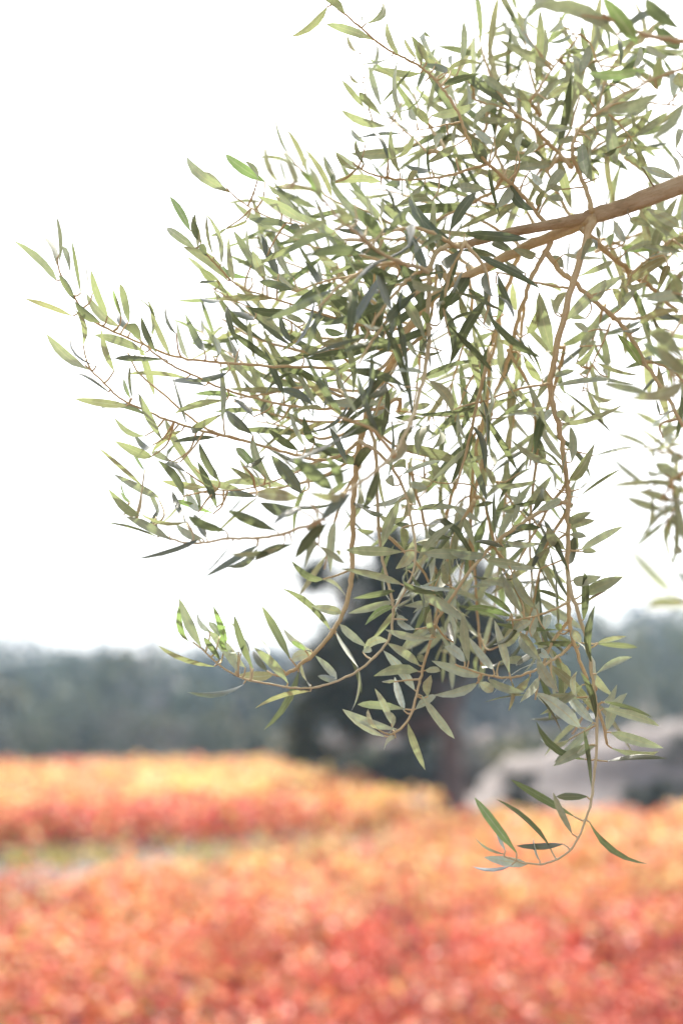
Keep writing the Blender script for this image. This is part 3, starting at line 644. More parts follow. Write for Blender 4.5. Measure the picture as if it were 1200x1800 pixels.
def shade_near(x, y, p, gen):
    n = len(p)
    far = float(smooth01((y - 12) / 9.0))  # distance turns leaves peach, painting backlight and haze into their colour
    m = float(vnoise(x * 0.55 + 3, y * 0.55 + 8))
    edge = (x + 5.5) * 13.4 - (y - 13.3) * 6.8                     # < 60 close to the path
    lime = 0.7 if edge < 14 and m > 0.45 else 0.06 + 0.06 * (m > 0.72)
    m2 = float(vnoise(x * 0.8 + 30, y * 0.8 + 12))
    w = [(0.7 + 1.6 * (m < 0.38)) * (1 - far) + 0.10, 1.6, 0.8 + 0.9 * (m2 > .6), 0.32 + 1.7 * far, 0.05 + 0.35 * (m2 > .72) + 1.3 * far, lime, (0.2 + 0.8 * (m2 < .33)) * (1 - far)]
    w = np.array(w) * gen.uniform(.25, 1.9, 7)
    return pick(gen, n, (RED, CORAL, ORANGE, PEACH, YELL, LIME, WINE), w) * gen.uniform(.66, 1.06)


FA, FB = np.array((-7.0, 29.5)), np.array((2.5, 37.0))             # front row of the far block
FD = unit(FB - FA); FN = np.array((-FD[1], FD[0]))


def shade_far(x, y, p, gen):
    n = len(p)
    dist = float((np.array((x, y)) - FA) @ FN)
    t = float(smooth01((dist - 1.2) / 7.0))
    m = float(vnoise(x * 0.28 + 1, y * 0.28 + 2))
    right = float(smooth01((x + 2.5) / 4.0))
    t = max(t, right * 0.9)
    t *= 0.2 + 0.8 * float(smooth01((m - 0.28) / 0.3))
    lime = 0.7 if dist < 1.5 and -8.5 < x < -5.6 else 0.05
    w = [1.5 * (1 - t) + 0.05, 1.0 * (1 - t) + 0.12, 0.45, 0.25 + 1.5 * t, 0.10 + 2.1 * t, lime, 0.4 * (1 - t)]
    return pick(gen, n, (RED, CORAL, ORANGE, PEACH, YELL, LIME, WINE), w)


vg = np.random.default_rng(21)
near_spots = []                                                    # vines in jittered rows
row_d = unit(np.array((1.0, 0.22))); row_n = np.array((-row_d[1], row_d[0]))
for r_ in range(0, 22):
    for k_ in range(-18, 19):
        q = np.array((2.0, 5.4)) + row_n * r_ * 1.4 + row_d * k_ * 1.0 + vg.normal(0, 0.12, 2)
        x, y = q
        if y < 5.2 or abs(x) > 3.5 + 0.40 * y: continue
        if (x + 5.5) * 13.4 - (y - 13.3) * 6.8 < 0: continue            # the path side
        if y > 30.5 + 0.28 * (x - 2.5): continue
        if vg.random() < 0.02 + 0.40 * smooth01((vnoise(x * .75 + 4, y * .6 + 1) - .62) / .2): continue
        near_spots.append((x, y))
vine_block("vineyard", near_spots, shade_near, "orange and coral autumn vines in the block beside the olive branch", 31)

far_spots = []
for r_ in range(0, 22):
    step, gap = (1.15, 1.6) if r_ < 8 else (1.5, 2.4)
    dist = r_ * 1.6 if r_ < 8 else 12.8 + (r_ - 8) * 2.4
    for k_ in range(-36, 40):
        q = FA + FN * dist + FD * (k_ * step) + vg.normal(0, 0.1, 2)
        x, y = q
        if y < 20 or y > 88 or abs(x) > 6 + 0.36 * y: continue
        if (x - 2.4) * (66 - 35) - (y - 35) * (-1.6 - 2.4) > 0: continue
        far_spots.append((x, y))
vine_block("vineyard", far_spots, shade_far, "red and yellow vines in the block across the dirt path", 32)


# ------------------------------------------------------------------ dirt path between the blocks
pa, pb_ = FA - FN * 0.9 - FD * 14, FB - FN * 0.9 + FD * 1.5
pv_, pf_ = [], []
for i_, t_ in enumerate(np.linspace(0, 1, 40)):
    c_ = pa + (pb_ - pa) * t_
    w_ = 4.5 - 2.2 * t_
    for k_ in range(5):
        q = c_ - FN * w_ * k_ / 4 + np.array((0, .25 * (vnoise(t_ * 20, k_ * 3) - .5)))
        pv_.append((q[0], q[1], float(ground_z(q[0], q[1])) + .012))
    if i_: pf_ += [((i_ - 1) * 5 + k_, (i_ - 1) * 5 + k_ + 1, i_ * 5 + k_ + 1, i_ * 5 + k_) for k_ in range(4)]
tag(mesh_obj("path", pv_, pf_, M_PATH), kind="structure")

# ------------------------------------------------------------------ weeds along the dirt path
ww = np.random.default_rng(91)
wp, wc, wz = [], [], []
for (px, py, sp, n, cc) in ((80, 1500, .8, 300, LIME), (150, 1495, .7, 260, YELL * .7), (330, 1525, .9, 420, YELL * .7), (260, 1535, .6, 140, LIME), (400, 1500, .8, 260, LIME), (20, 1570, .8, 200, LIME),
                            (450, 1478, .9, 220, YELL * .7), (540, 1462, .8, 200, PEACH), (200, 1555, .6, 160, ORANGE), (640, 1448, .8, 220, YELL), (0, 1510, .7, 120, LIME)):
    n = int(n * .3)
    dv = P(px, py, 1.0) - CAMP
    q = CAMP + dv * ((FIELD_Z + .2 - CAM_Z) / dv[2])
    pp = q + ww.normal(0, 1, (n, 3)) * np.array((sp, sp, 0))
    pp[:, 2] = ground_z(pp[:, 0], pp[:, 1]) + np.abs(ww.normal(0, .17, n))
    wp.append(pp); wc.append(np.clip(cc * ww.uniform(.6, 1.15, (n, 1)), 0, .85)); wz.append(ww.uniform(.09, .2, n))
wp, wc, wz = np.concatenate(wp), np.concatenate(wc), np.concatenate(wz)
v, f, c = leaf_cloud(wp, wz, ww.normal(0, 1, wp.shape) + np.array((0, 0, .6)), wc, ww)
tag(big_mesh("weeds", v, f, c, [M_VINE]), "yellow-green weeds along the dirt path between the vine blocks", "weeds", kind="stuff")

# ------------------------------------------------------------------ big dark tree at the end of the path
def crown_points(gen, lobes, n):
    w = np.array([l[1][0] * l[1][1] * l[1][2] for l in lobes]) ** 0.55
    idx = gen.choice(len(lobes), size=n, p=w / w.sum())
    u = gen.normal(size=(n, 3)); u /= np.linalg.norm(u, axis=1, keepdims=True)
    rad = gen.random(n) ** 0.35
    c = np.array([l[0] for l in lobes])[idx]; r = np.array([l[1] for l in lobes])[idx]
    return c + u * r * rad[:, None], u


def make_tree(name, base, th, tr, lobes, n, size, colr, label, cat, seed, group=None, lean=(0, 0), mat=None):
    gen = np.random.default_rng(seed)
    base = np.asarray(base, float)
    root = empty(name, tuple(base))
    tag(root, label, cat, group)
    V, F, off = [], [], 0
    p = base - np.array((0, 0, 0.1)); r = tr * 1.25
    for i in range(5):
        q = base + np.array((lean[0] * (i + 1) / 5 + gen.normal(0, tr * .12), lean[1] * (i + 1) / 5 + gen.normal(0, tr * .12), th * (i + 1) / 5))
        v, f = stick(p, q, r, tr * (1 - 0.1 * i), 9)
        V.append(v); F.append(f + off); off += len(v); p, r = q, tr * (1 - 0.1 * i)
    for (c, rr) in lobes:                                              # a limb into every lobe
        mid = (p + np.array(c)) / 2 + gen.normal(0, 0.12, 3) + np.array((0, 0, 0.1 * th))
        for a_, b_, ra, rb in ((p, mid, tr * .45, tr * .28), (mid, np.array(c), tr * .28, tr * .1)):
            v, f = stick(a_, b_, ra, rb, 6); V.append(v); F.append(f + off); off += len(v)
    vv = np.concatenate(V)
    tk = big_mesh("trunk", vv, np.concatenate(F), np.full((len(vv), 3), .1), [M_DARKBARK], smooth=True, parent=root, loc=base, ploc=base)
    # clumped leaves
    cl, _ = crown_points(gen, lobes, max(12, n // 80))
    idx = gen.integers(0, len(cl), n)
    spread = np.mean([l[1] for l in lobes]) * 0.16
    pts = cl[idx] + gen.normal(0, spread, (n, 3)) * np.array((1, 1, 0.75))
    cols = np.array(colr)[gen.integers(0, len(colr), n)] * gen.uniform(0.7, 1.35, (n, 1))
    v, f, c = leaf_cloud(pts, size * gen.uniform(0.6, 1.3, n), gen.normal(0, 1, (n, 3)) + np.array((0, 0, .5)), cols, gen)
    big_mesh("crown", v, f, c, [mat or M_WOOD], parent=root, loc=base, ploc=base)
    return root


def gp(x, d):
    """ground point under photo column x at axial distance d"""
    X = (x - 600) * K * d
    Y = d * math.cos(PITCH)
    return np.array((X, Y, float(ground_z(X, Y))))


TD = 50.0
tb = gp(789, TD)
tl = lambda x, y, dd=0.0: P(x, y, TD + dd)
dark_lobes = [(c_, tuple(1.39 * q for q in r_)) for c_, r_ in [(tl(690, 1130), (1.9, 1.9, 1.9)), (tl(765, 1090, 0.5), (1.8, 1.9, 1.8)), (tl(620, 1190, -0.6), (1.25, 1.3, 1.5)),
              (tl(556, 1255, -0.9), (0.55, 0.8, 1.15)), (tl(850, 1150, 0.4), (0.7, 0.9, 0.6)), (tl(730, 1010, 0.3), (1.7, 1.7, 1.3)),
              (tl(545, 1330, -1.0), (0.28, 0.4, 0.65)), (tl(700, 1235, -0.4), (1.5, 1.4, 0.95)), (tl(620, 1060, 0), (0.8, 1.0, 0.9)),
              (tl(555, 1010, 0.2), (0.7, 0.6, 0.35))]]
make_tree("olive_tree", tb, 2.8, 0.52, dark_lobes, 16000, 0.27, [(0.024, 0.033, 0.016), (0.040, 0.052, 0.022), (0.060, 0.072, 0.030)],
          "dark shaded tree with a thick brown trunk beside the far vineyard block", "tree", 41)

# ------------------------------------------------------------------ bare earth bank and shrubs at the far edge of the field
def box(x0, x1, y0, y1, z0, z1):
    v = [(x, y, z) for z in (z0, z1) for (x, y) in ((x0, y0), (x1, y0), (x1, y1), (x0, y1))]
    f = [(3, 2, 1, 0), (4, 5, 6, 7), (0, 1, 5, 4), (1, 2, 6, 5), (2, 3, 7, 6), (3, 0, 4, 7)]
    return v, f


SD = 50.0
bx_ = np.array((812, 845, 900, 960, 1040, 1075, 1110, 1150, 1200, 1260, 1320))
by_ = np.array((1440, 1360, 1328, 1314, 1304, 1288, 1276, 1270, 1276, 1298, 1440))
pxs = np.linspace(812, 1320, 70)
prof = np.interp(pxs, bx_, by_)
bv, bf = [], []
nd = 14
for i_, (px, py) in enumerate(zip(pxs, prof)):
    base = gp(px, SD)
    top = max(float(P(600, py, SD + 1.2)[2]) - base[2] + 0.45 * (float(vnoise(px / 17, 3)) - .5), 0.0)
    for k_ in range(nd):
        u_ = k_ / (nd - 1)
        prof_u = smooth01(u_ / .30) * (1 - .35 * smooth01((u_ - .5) / .3)) * (1 - smooth01((u_ - .86) / .14))
        yy = base[1] - 0.6 + 9.0 * u_
        xx = base[0] * (yy / base[1])
        bv.append((xx, yy, float(ground_z(xx, yy)) - .06 + (top + .06) * float(prof_u) + .1 * prof_u * (float(vnoise(xx * 2.2, yy * 2.2)) - .5)))
    if i_: bf += [((i_ - 1) * nd + k_, i_ * nd + k_, i_ * nd + k_ + 1, (i_ - 1) * nd + k_ + 1) for k_ in range(nd - 1)]
tag(mesh_obj("earth_bank", bv, bf, M_BANK), kind="structure")

for i, (px, dd, rx, rz, lab) in enumerate((
        (905, 45, 0.75, 1.0, "dark round shrub before the low end of the pale earth bank"),
        (1105, 44, 1.0, 0.95, "wide low dark shrub before the high end of the pale earth bank"),
        (1208, 46, 1.25, 2.3, "tallest dark shrub past the high end of the pale earth bank"))):
    b = gp(px, dd)
    make_tree("shrub", b, 0.5, 0.06, [(b + np.array((0, 0, rz * .6)), (rx, rx * .8, rz * .75)), (b + np.array((rx * .45, .1, rz * .45)), (rx * .6, rx * .5, rz * .5))],
              1400, 0.15, [(0.05, 0.062, 0.055), (0.075, 0.085, 0.07)], lab, "shrub", 60 + i, group="shrubs along the earth bank")

# ------------------------------------------------------------------ the wooded hill, a mass nobody could count
wg = np.random.default_rng(77)
V, F, Cc, off = [], [], [], 0
pal = [(0.040, 0.056, 0.040), (0.055, 0.075, 0.046), (0.075, 0.088, 0.055), (0.13, 0.13, 0.06), (0.10, 0.10, 0.095), (0.035, 0.045, 0.042), (0.085, 0.105, 0.06)]
tgt_x = np.array((-400, 0, 150, 300, 450, 700, 950, 1050, 1200, 1700)); tgt_y = np.array((1150, 1146, 1140, 1138, 1148, 1120, 1075, 1062, 1066, 1070))
for ring_ in range(9):
    d0 = 150 + ring_ * 22
    ang = np.arange(-0.6, 0.6, 6.2 / d0)
    for a_ in ang:
        d = d0 + wg.normal(0, 5)
        x, y = d * math.sin(a_ + wg.normal(0, .008)), d * math.cos(a_)
        z0 = float(ground_z(x, y))
        px, _, dep = proj((x, y, z0))
        py = np.interp(px, tgt_x, tgt_y) + 34 * (1 - ring_ / 8) + wg.normal(0, 22)
        top = float(P(600, py, dep)[2])
        h = float(np.clip(top - z0, 5.0, 20.0))
        rr = wg.uniform(3.0, 4.8)
        n = 120 if ring_ < 3 else 70
        u = wg.normal(size=(n, 3)); u /= np.linalg.norm(u, axis=1, keepdims=True)
        p = np.array((x, y, z0 + h * .54)) + u * np.array((rr, rr, h * .46)) * (wg.random(n)[:, None] ** .3)
        base_c = np.array(pal[wg.integers(0, len(pal))]) * wg.uniform(.6, 1.5) * (0.65 + 0.9 * float(vnoise(x / 22 + 5, y / 30 + 2)))
        cols = base_c * wg.uniform(.7, 1.3, (n, 1))
        v, f, c = leaf_cloud(p, wg.uniform(.8, 1.9, n), u + wg.normal(0, .5, (n, 3)), cols, wg)
        V.append(v); F.append(f + off); Cc.append(c); off += len(v)
for px in np.arange(-520, 1560, 11):                                # scrub at the foot of the hill
    d = wg.uniform(94, 125) if px < 475 else 6.92 / (.129 + (px - 600) * K) + wg.uniform(6, 14) if px < 700 else wg.uniform(58, 66) if px < 830 else wg.uniform(64, 80)
    b = gp(px + wg.normal(0, 8), d)
    h = wg.uniform(1.7, 2.6) * (1.6 if px < 475 else .85 if px < 830 else 1.0); n = 90
    u = wg.normal(size=(n, 3)); u /= np.linalg.norm(u, axis=1, keepdims=True)
    p = b + np.array((0, 0, h * .5)) + u * np.array((1.2 + .6 * (px < 430), 1.2, h * .52)) * (wg.random(n)[:, None] ** .3)
    cols = np.array(pal[wg.integers(0, len(pal))]) * wg.uniform(.7, 1.3, (n, 1))
    v, f, c = leaf_cloud(p, wg.uniform(.25, .6, n), u + wg.normal(0, .5, (n, 3)), cols, wg)
    V.append(v); F.append(f + off); Cc.append(c); off += len(v)
wood = big_mesh("woodland", np.concatenate(V), np.concatenate(F), np.concatenate(Cc), [M_WOOD])
tag(wood, "hazy blue-green wooded hillside beyond the vineyard", "woodland", kind="stuff")

# ------------------------------------------------------------------ the air between
hz = bpy.data.materials.new("haze")
hz.use_nodes = True
hn, hl = hz.node_tree.nodes, hz.node_tree.links
hn.clear()
ho = hn.new("ShaderNodeOutputMaterial")
pv = hn.new("ShaderNodeVolumePrincipled")
pv.inputs["Color"].default_value = (0.54, 0.76, 1.0, 1)
pv.inputs["Density"].default_value = 0.0005
pv.inputs["Anisotropy"].default_value = 0.1
hl.new(pv.outputs[0], ho.inputs["Volume"])
zmin, zmax = float(GZ.min()) - 1.0, 46.0
hv, hf = box(-660, 660, -660, 670, zmin, zmax)
tag(mesh_obj("haze", hv, hf, hz, smooth=False), kind="stuff")

# ------------------------------------------------------------------ the olive tree whose branch hangs into the picture
og = np.random.default_rng(101)
TREE = np.array((1.58, 2.02, float(ground_z(1.58, 2.02))))
tree = empty("olive_tree", tuple(TREE))
tag(tree, "olive tree reaching its leafy silver-green branch over the vineyard", "tree")


def catmull(pts, per=6):
    p = np.asarray(pts, float)
    if len(p) < 3:
        t = np.linspace(0, 1, per)[:, None]
        return p[0] * (1 - t) + p[-1] * t
    q = np.vstack([2 * p[0] - p[1], p, 2 * p[-1] - p[-2]])
    out = []
    for i in range(1, len(q) - 2):
        t = np.linspace(0, 1, per, endpoint=False)[:, None]
        out.append(0.5 * (2 * q[i] + (q[i + 1] - q[i - 1]) * t + (2 * q[i - 1] - 5 * q[i] + 4 * q[i + 1] - q[i + 2]) * t ** 2
                          + (-q[i - 1] + 3 * q[i] - 3 * q[i + 1] + q[i + 2]) * t ** 3))
    out.append(p[-1:])
    return np.concatenate(out)


def tube(path, rad, sides, uv_v0=0.0, rough=0.0, gen=None):
    n = len(path)
    tan = np.gradient(path, axis=0); tan /= np.linalg.norm(tan, axis=1, keepdims=True) + 1e-12
    u = unit(np.cross(tan[0], (0.31, 0.2, 0.93))); U = []
    for i in range(n):
        u = unit(u - tan[i] * (u @ tan[i])); U.append(u)
    U = np.array(U); W = np.cross(tan, U)
    an = np.arange(sides) * 2 * math.pi / sides
    rr = np.asarray(rad)[:, None] * np.ones((1, sides))
    if rough and gen is not None:
        ridge = 1 + rough * np.sin(an * 3 + gen.random() * 6)[None, :] * 0.6
        rr = rr * ridge * (1 + rough * gen.normal(0, .35, rr.shape))
    v = path[:, None, :] + rr[:, :, None] * (np.cos(an)[None, :, None] * U[:, None, :] + np.sin(an)[None, :, None] * W[:, None, :])
    s = np.concatenate([[0], np.cumsum(np.linalg.norm(np.diff(path, axis=0), axis=1))]) + uv_v0
    uv = np.stack([np.tile(an / (2 * math.pi), n), np.repeat(s, sides)], 1)
    f = [(i * sides + j, i * sides + (j + 1) % sides, (i + 1) * sides + (j + 1) % sides, (i + 1) * sides + j)
         for i in range(n - 1) for j in range(sides)]
    f.append(tuple(range(sides))[::-1]); f.append(tuple((n - 1) * sides + j for j in range(sides)))
    return v.reshape(-1, 3), f, uv


LT = np.array((0.0, 0.09, 0.24, 0.44, 0.66, 0.86, 1.0))
LW = np.array((0.09, 0.36, 0.84, 1.0, 0.95, 0.55, 0.03))
LU = np.array((-1.0, -0.62, 0.0, 0.62, 1.0))
NV = len(LT) * len(LU)


def leaf_mesh(p0, p1, w, nrm, gen, bend=None, side=None):
    """one olive leaf of 48 triangles: a shallow keel at the rib, margins rolled under, arched along its length"""
    ax = p1 - p0; L = np.linalg.norm(ax); ax = ax / L
    nrm = unit(nrm - ax * (nrm @ ax))
    s = np.cross(ax, nrm)
    bend = (gen.normal(-0.01, 0.08) if gen.random() > .12 else gen.normal(0, .2)) if bend is None else bend
    side = gen.normal(0, 0.035) if side is None else side
    fold = gen.uniform(-0.02, 0.30)
    roll = gen.uniform(0.10, 0.36)
    twist = gen.normal(0, 0.35)
    skew = gen.uniform(0.8, 1.25)
    tt = LT ** skew
    arch = 4 * tt * (1 - tt)
    hw = 0.5 * w * LW * gen.uniform(0.93, 1.07, len(LW))
    c = p0 + ax * (L * tt)[:, None] + nrm * (L * bend * arch)[:, None] + s * (L * side * arch)[:, None]
    th = twist * (tt - 0.5)
    s2 = s * np.cos(th)[:, None] + nrm * np.sin(th)[:, None]; n2 = -s * np.sin(th)[:, None] + nrm * np.cos(th)[:, None]
    hgt = fold * np.abs(LU) - roll * LU ** 4
    v = c[:, None, :] + s2[:, None, :] * (hw[:, None] * LU)[:, :, None] + n2[:, None, :] * (hw[:, None] * hgt)[:, :, None]
    uv = np.stack([np.tile(LU * .5 + .5, len(LT)), np.repeat(tt, len(LU))], 1)
    return v.reshape(-1, 3), uv


LF = [(i * 5 + j, i * 5 + j + 1, i * 5 + j + 6, i * 5 + j + 5) for i in range(len(LT) - 1) for j in range(4)]
LFA = np.array(LF)

# --- stems
stems = []
for line in STEMS.strip().splitlines():
    kind, dd, ww, pts = line.split("|")
    d0, d1 = map(float, dd.split()); w0, w1 = map(float, ww.split())
    px = np.array([tuple(map(float, q.split(","))) for q in pts.split()])
    cum = np.concatenate([[0], np.cumsum(np.linalg.norm(np.diff(px, axis=0), axis=1))]); cum /= cum[-1]
    dep = d0 + (d1 - d0) * cum + 0.012 * np.sin(cum * 9 + len(stems))
    dep[0] = d0
    path = catmull([P(x, y, d) for (x, y), d in zip(px, dep)], 5)
    qx, qy, qd = proj(path)
    t = np.linspace(0, 1, len(path))
    rad = 0.5 * (w0 + (w1 - w0) * t ** (0.36 if w0 > 22 and kind == 'branch' else 0.6)) * K * qd
    stems.append(dict(kind=kind, path=path, rad=rad, px=np.stack([qx, qy], 1), d=qd, extra=[], leaves=[]))

# --- boughs out of the frame, from the trunk to the stems that enter the picture
bough_paths = [
    ([(1.58, 2.02, -0.12), (1.53, 2.0, 0.5), (1.56, 1.95, 1.0), (1.44, 1.9, 1.5), (1.32, 1.85, 2.0)], 0.17, 0.10, "trunk"),
    ([(1.36, 1.87, 1.85), (1.15, 1.78, 2.2), (0.85, 1.62, 2.32), (0.60, 1.49, 2.27), tuple(stems[0]["path"][0])], 0.075, 0.013, "bough"),
    ([(1.36, 1.87, 1.85), (1.2, 1.5, 2.25), (0.95, 1.2, 2.45), (0.72, 1.05, 2.52), (0.35, 0.85, 2.75), (0.0, 0.8, 3.0)], 0.07, 0.012, "bough"),
    ([(1.40, 1.89, 1.7), (1.6, 2.5, 2.3), (1.45, 3.0, 3.0), (0.9, 3.2, 3.5), (0.3, 3.1, 3.8)], 0.08, 0.015, "bough"),
    ([(1.32, 1.85, 2.0), (1.25, 1.9, 2.7), (0.9, 2.0, 3.3), (0.4, 2.1, 3.6), (-0.2, 2.2, 3.7)], 0.085, 0.015, "bough"),
    ([(1.40, 1.89, 1.7), (1.9, 1.8, 2.3), (2.5, 1.9, 2.9), (2.9, 2.2, 3.3)], 0.08, 0.015, "bough"),
    ([(1.15, 1.78, 2.2), (1.05, 1.5, 1.9), (0.85, 1.2, 1.6), (0.70, 1.05, 1.42)], 0.03, 0.008, "branch"),
    ([(1.15, 1.78, 2.2), (1.02, 1.78, 2.0), (0.80, 1.62, 1.86), tuple(stems[47]["path"][0])], 0.025, 0.006, "branch"),
]
gen_b = np.random.default_rng(7)
world_boughs = []
for pts, r0, r1, nm in bough_paths:
    path = catmull(pts, 9)
    rad = r0 + (r1 - r0) * np.linspace(0, 1, len(path)) ** 0.8
    if nm == "trunk": rad[:6] *= np.linspace(1.5, 1.0, 6)
    v, f, uv = tube(path, rad, 14 if nm == "trunk" else 10, rough=0.12 if nm == "trunk" else 0.05, gen=gen_b)
    mesh_obj(nm, v, f, M_BOUGH, parent=tree, loc=TREE, ploc=TREE, uv=uv)
    world_boughs.append((path, rad, nm))
allb = np.concatenate([b[0] for b in world_boughs if b[2] != "trunk"])

# stems that come in from outside join the nearest bough
for s in stems:
    x0, y0 = s["px"][0]
    if x0 > 1300 and s is not stems[0]:
        tgt = allb[np.argmin(np.linalg.norm(allb - s["path"][0], axis=1))]
        s0 = s["path"][0]; dirn = s0 - s["path"][2]
        mid = s0 + unit(dirn) * np.linalg.norm(tgt - s0) * 0.45
        cp = catmull([tgt, mid, s0], 8)
        s["extra"].append((cp, np.linspace(s["rad"][0] * 1.8, s["rad"][0], len(cp))))

# --- leaves read off the photograph
SP = np.concatenate([s["px"] for s in stems]); SDp = np.concatenate([s["d"] for s in stems])
SI = np.concatenate([np.full(len(s["px"]), i) for i, s in enumerate(stems)])
SJ = np.concatenate([np.arange(len(s["px"])) for s in stems])
PREF = {"": 1.37, "-": 1.23, "--": 1.14, "+": 1.50}
all_leaves = []      # dict(v, uv, tint, area, stem)


def add_leaf(p0, p1, w, nrm, tint, stem, area, bend=None, side=None, gen=og):
    v, uv = leaf_mesh(p0, p1, w, nrm, gen, bend, side)
    all_leaves.append(dict(v=v, uv=uv, tint=tint, stem=stem, area=area))


for (ox, oy, sc_), txt in LEAVES.items():
    for ent in txt.replace("\n", "").split(";"):
        if not ent.strip(): continue
        bx, by, tx, ty, wc = ent.split()
        wv = float("".join(ch for ch in wc if ch.isdigit())) / sc_
        tone = [ch for ch in wc if ch.isalpha()][0]
        lay = "".join(ch for ch in wc if ch in "+-")
        b = np.array((ox + float(bx) / sc_, oy + float(by) / sc_)); t = np.array((ox + float(tx) / sc_, oy + float(ty) / sc_))
        pref = PREF[lay]
        if b[0] > 1085 and 740 < b[1] < 980: pref = 1.74
        elif b[0] > 1085 and '-' in lay and b[1] > 380: pref = 1.13
        d2 = np.hypot(*(SP - b).T)
        k = int(np.argmin(d2 + np.abs(SDp - pref) * (170 if lay else 60)))
        dist = d2[k]; st = stems[SI[k]]; sp = st["path"][SJ[k]]; sd = SDp[k]
        d = sd if dist < 14 else sd + (pref - sd) * min(1, dist / 90) * 0.7 + og.normal(0, 0.012) * min(1, dist / 30)
        d = min(d, pref + 0.30)
        p0 = P(*b, d)
        app = np.linalg.norm(t - b) * K * d                      # seen length, metres
        true = app * 1.03 if app > 0.05 else min(0.052 + og.uniform(-.006, .008), app * 2.2)
        dz = math.sqrt(max(0, true ** 2 - app ** 2)) * (1 if og.random() < 0.55 else -1)
        p1 = P(*t, d + dz)
        wm = wv * K * d * (1.1 if lay == "--" else 0.92)
        wt = max(wm, (0.0072 if tone not in "s" else 0.009) * og.uniform(.9, 1.1) * min(1.3, max(.75, true / .055)))
        view = unit((p0 + p1) / 2 - CAMP)
        ax = unit(p1 - p0)
        face = unit(-view - ax * (-view @ ax))                    # straight to the camera
        if tone in "kgsGp": face = -face                          # underside in view: upper side faces away
        phi = math.acos(min(1.0, wm / wt)) + abs(og.normal(0, .12))
        sv = np.cross(ax, face)
        n1 = face * math.cos(phi) + sv * math.sin(phi); n2 = face * math.cos(phi) - sv * math.sin(phi)
        hi, lo = (n1, n2) if n1[2] > n2[2] else (n2, n1)
        nrm = hi if tone in "bkpsg" else (lo if og.random() < .6 else hi) if tone == "d" else (hi if og.random() < .6 else lo)
        glow_green = {"g": 0.62, "k": 0.08, "s": 0.03, "G": 0.0, "p": 0.05, "d": 0.05, "b": 0.0}[tone] + abs(og.normal(0, .06))  # sunlit green of a see-through leaf, put into its colour
        dry_sky = {"p": 0.9, "k": 0.15, "b": 0.85, "d": 0.10}.get(tone, 0.0) * og.uniform(.6, 1.1)  # dried tan below; on upper sides it paints the sky's sheen
        val = og.uniform(.72, 1.16) * {"s": 1.15, "G": 1.0, "d": 0.9, "b": 1.1}.get(tone, 1.0)
        curve = og.normal(0, 0.05)
        silver = {"s": .9, "G": .7, "k": .28, "p": 0, "g": 0, "d": 0, "b": 0}[tone] + (.35 if oy >= 900 and tone in "kG" else 0)  # lower leaves painted paler in place of bounce light from the field
        silver = float(np.clip(silver + og.normal(0, .15), 0, 1))
        add_leaf(p0, p1, wt, nrm, (min(1, glow_green), val, min(1, dry_sky), silver), SI[k], wv * np.linalg.norm(t - b), bend=og.normal(-0.01, .075) if og.random() > .12 else og.normal(0, .2), side=curve)
        # petiole or short twig back to the stem
        gapm = np.linalg.norm(p0 - sp)
        if gapm > 0.0025:
            base = sp if dist < 30 else st["path"][max(0, SJ[k] - 2)]
            out = unit(p0 - base)
            mid = (base + p0) / 2 + (ax * -0.12 + og.normal(0, .06, 3)) * gapm
            cp = catmull([base, mid, p0 + ax * 0.001], 5)
            r1 = 0.0007
            st["extra"].append((cp, np.linspace(max(r1, min(0.0016, 0.0009 + gapm * .008)), r1, len(cp))))


def pair_leaves(path, rad, stem_i, gen, spacing=0.026, lmin=.042, lmax=.066, reject=None, glow_green=0.05, flip=0.0):
    seg = np.linalg.norm(np.diff(path, axis=0), axis=1); cum = np.concatenate([[0], np.cumsum(seg)])
    pos = spacing * gen.uniform(.4, 1); kk = 0
    roll0 = gen.uniform(0, 6.28)
    out = []
    while pos < cum[-1]:
        p = np.array([np.interp(pos, cum, path[:, c]) for c in range(3)])
        q = np.array([np.interp(min(cum[-1], pos + .004), cum, path[:, c]) for c in range(3)])
        tan = unit(q - p) if np.linalg.norm(q - p) > 1e-6 else unit(path[-1] - path[-2])
        u = unit(np.cross(tan, (0.2, 0.1, 1))); w = np.cross(tan, u)
        roll = roll0 + kk * math.pi / 2 + gen.normal(0, .25)
        for sgn in (0, math.pi):
            if gen.random() < 0.1: continue
            rd = math.cos(roll + sgn) * u + math.sin(roll + sgn) * w
            op = gen.uniform(.65, 1.15)
            ax = unit(tan * math.cos(op) + rd * math.sin(op) + np.array((0, 0, gen.normal(-.05, .12))))
            L = gen.uniform(lmin, lmax) * (1 - .35 * (pos / cum[-1]) ** 3)
            nn = unit(tan * math.sin(op) - rd * math.cos(op) + np.array((0, 0, .5)) + gen.normal(0, .3, 3))
            if gen.random() < flip and nn @ (p - CAMP) > 0: nn = -nn + np.array((0, 0, .35))
            p0 = p + rd * .002; p1 = p0 + ax * L
            if reject is not None and reject(p0, p1): continue
            out.append((p0, p1, L * gen.uniform(.10, .142), nn))
        pos += spacing * gen.uniform(.75, 1.3); kk += 1
    for p0, p1, w_, nn in out:
        add_leaf(p0, p1, w_, nn, (min(1, abs(gen.normal(0, glow_green + .05))), gen.uniform(.70, 1.16), (.8 if gen.random() < .22 else abs(gen.normal(0, .12))), float(np.clip(gen.normal(.5, .3), 0, 1))), stem_i, 0.0, gen=gen)
    return len(out)


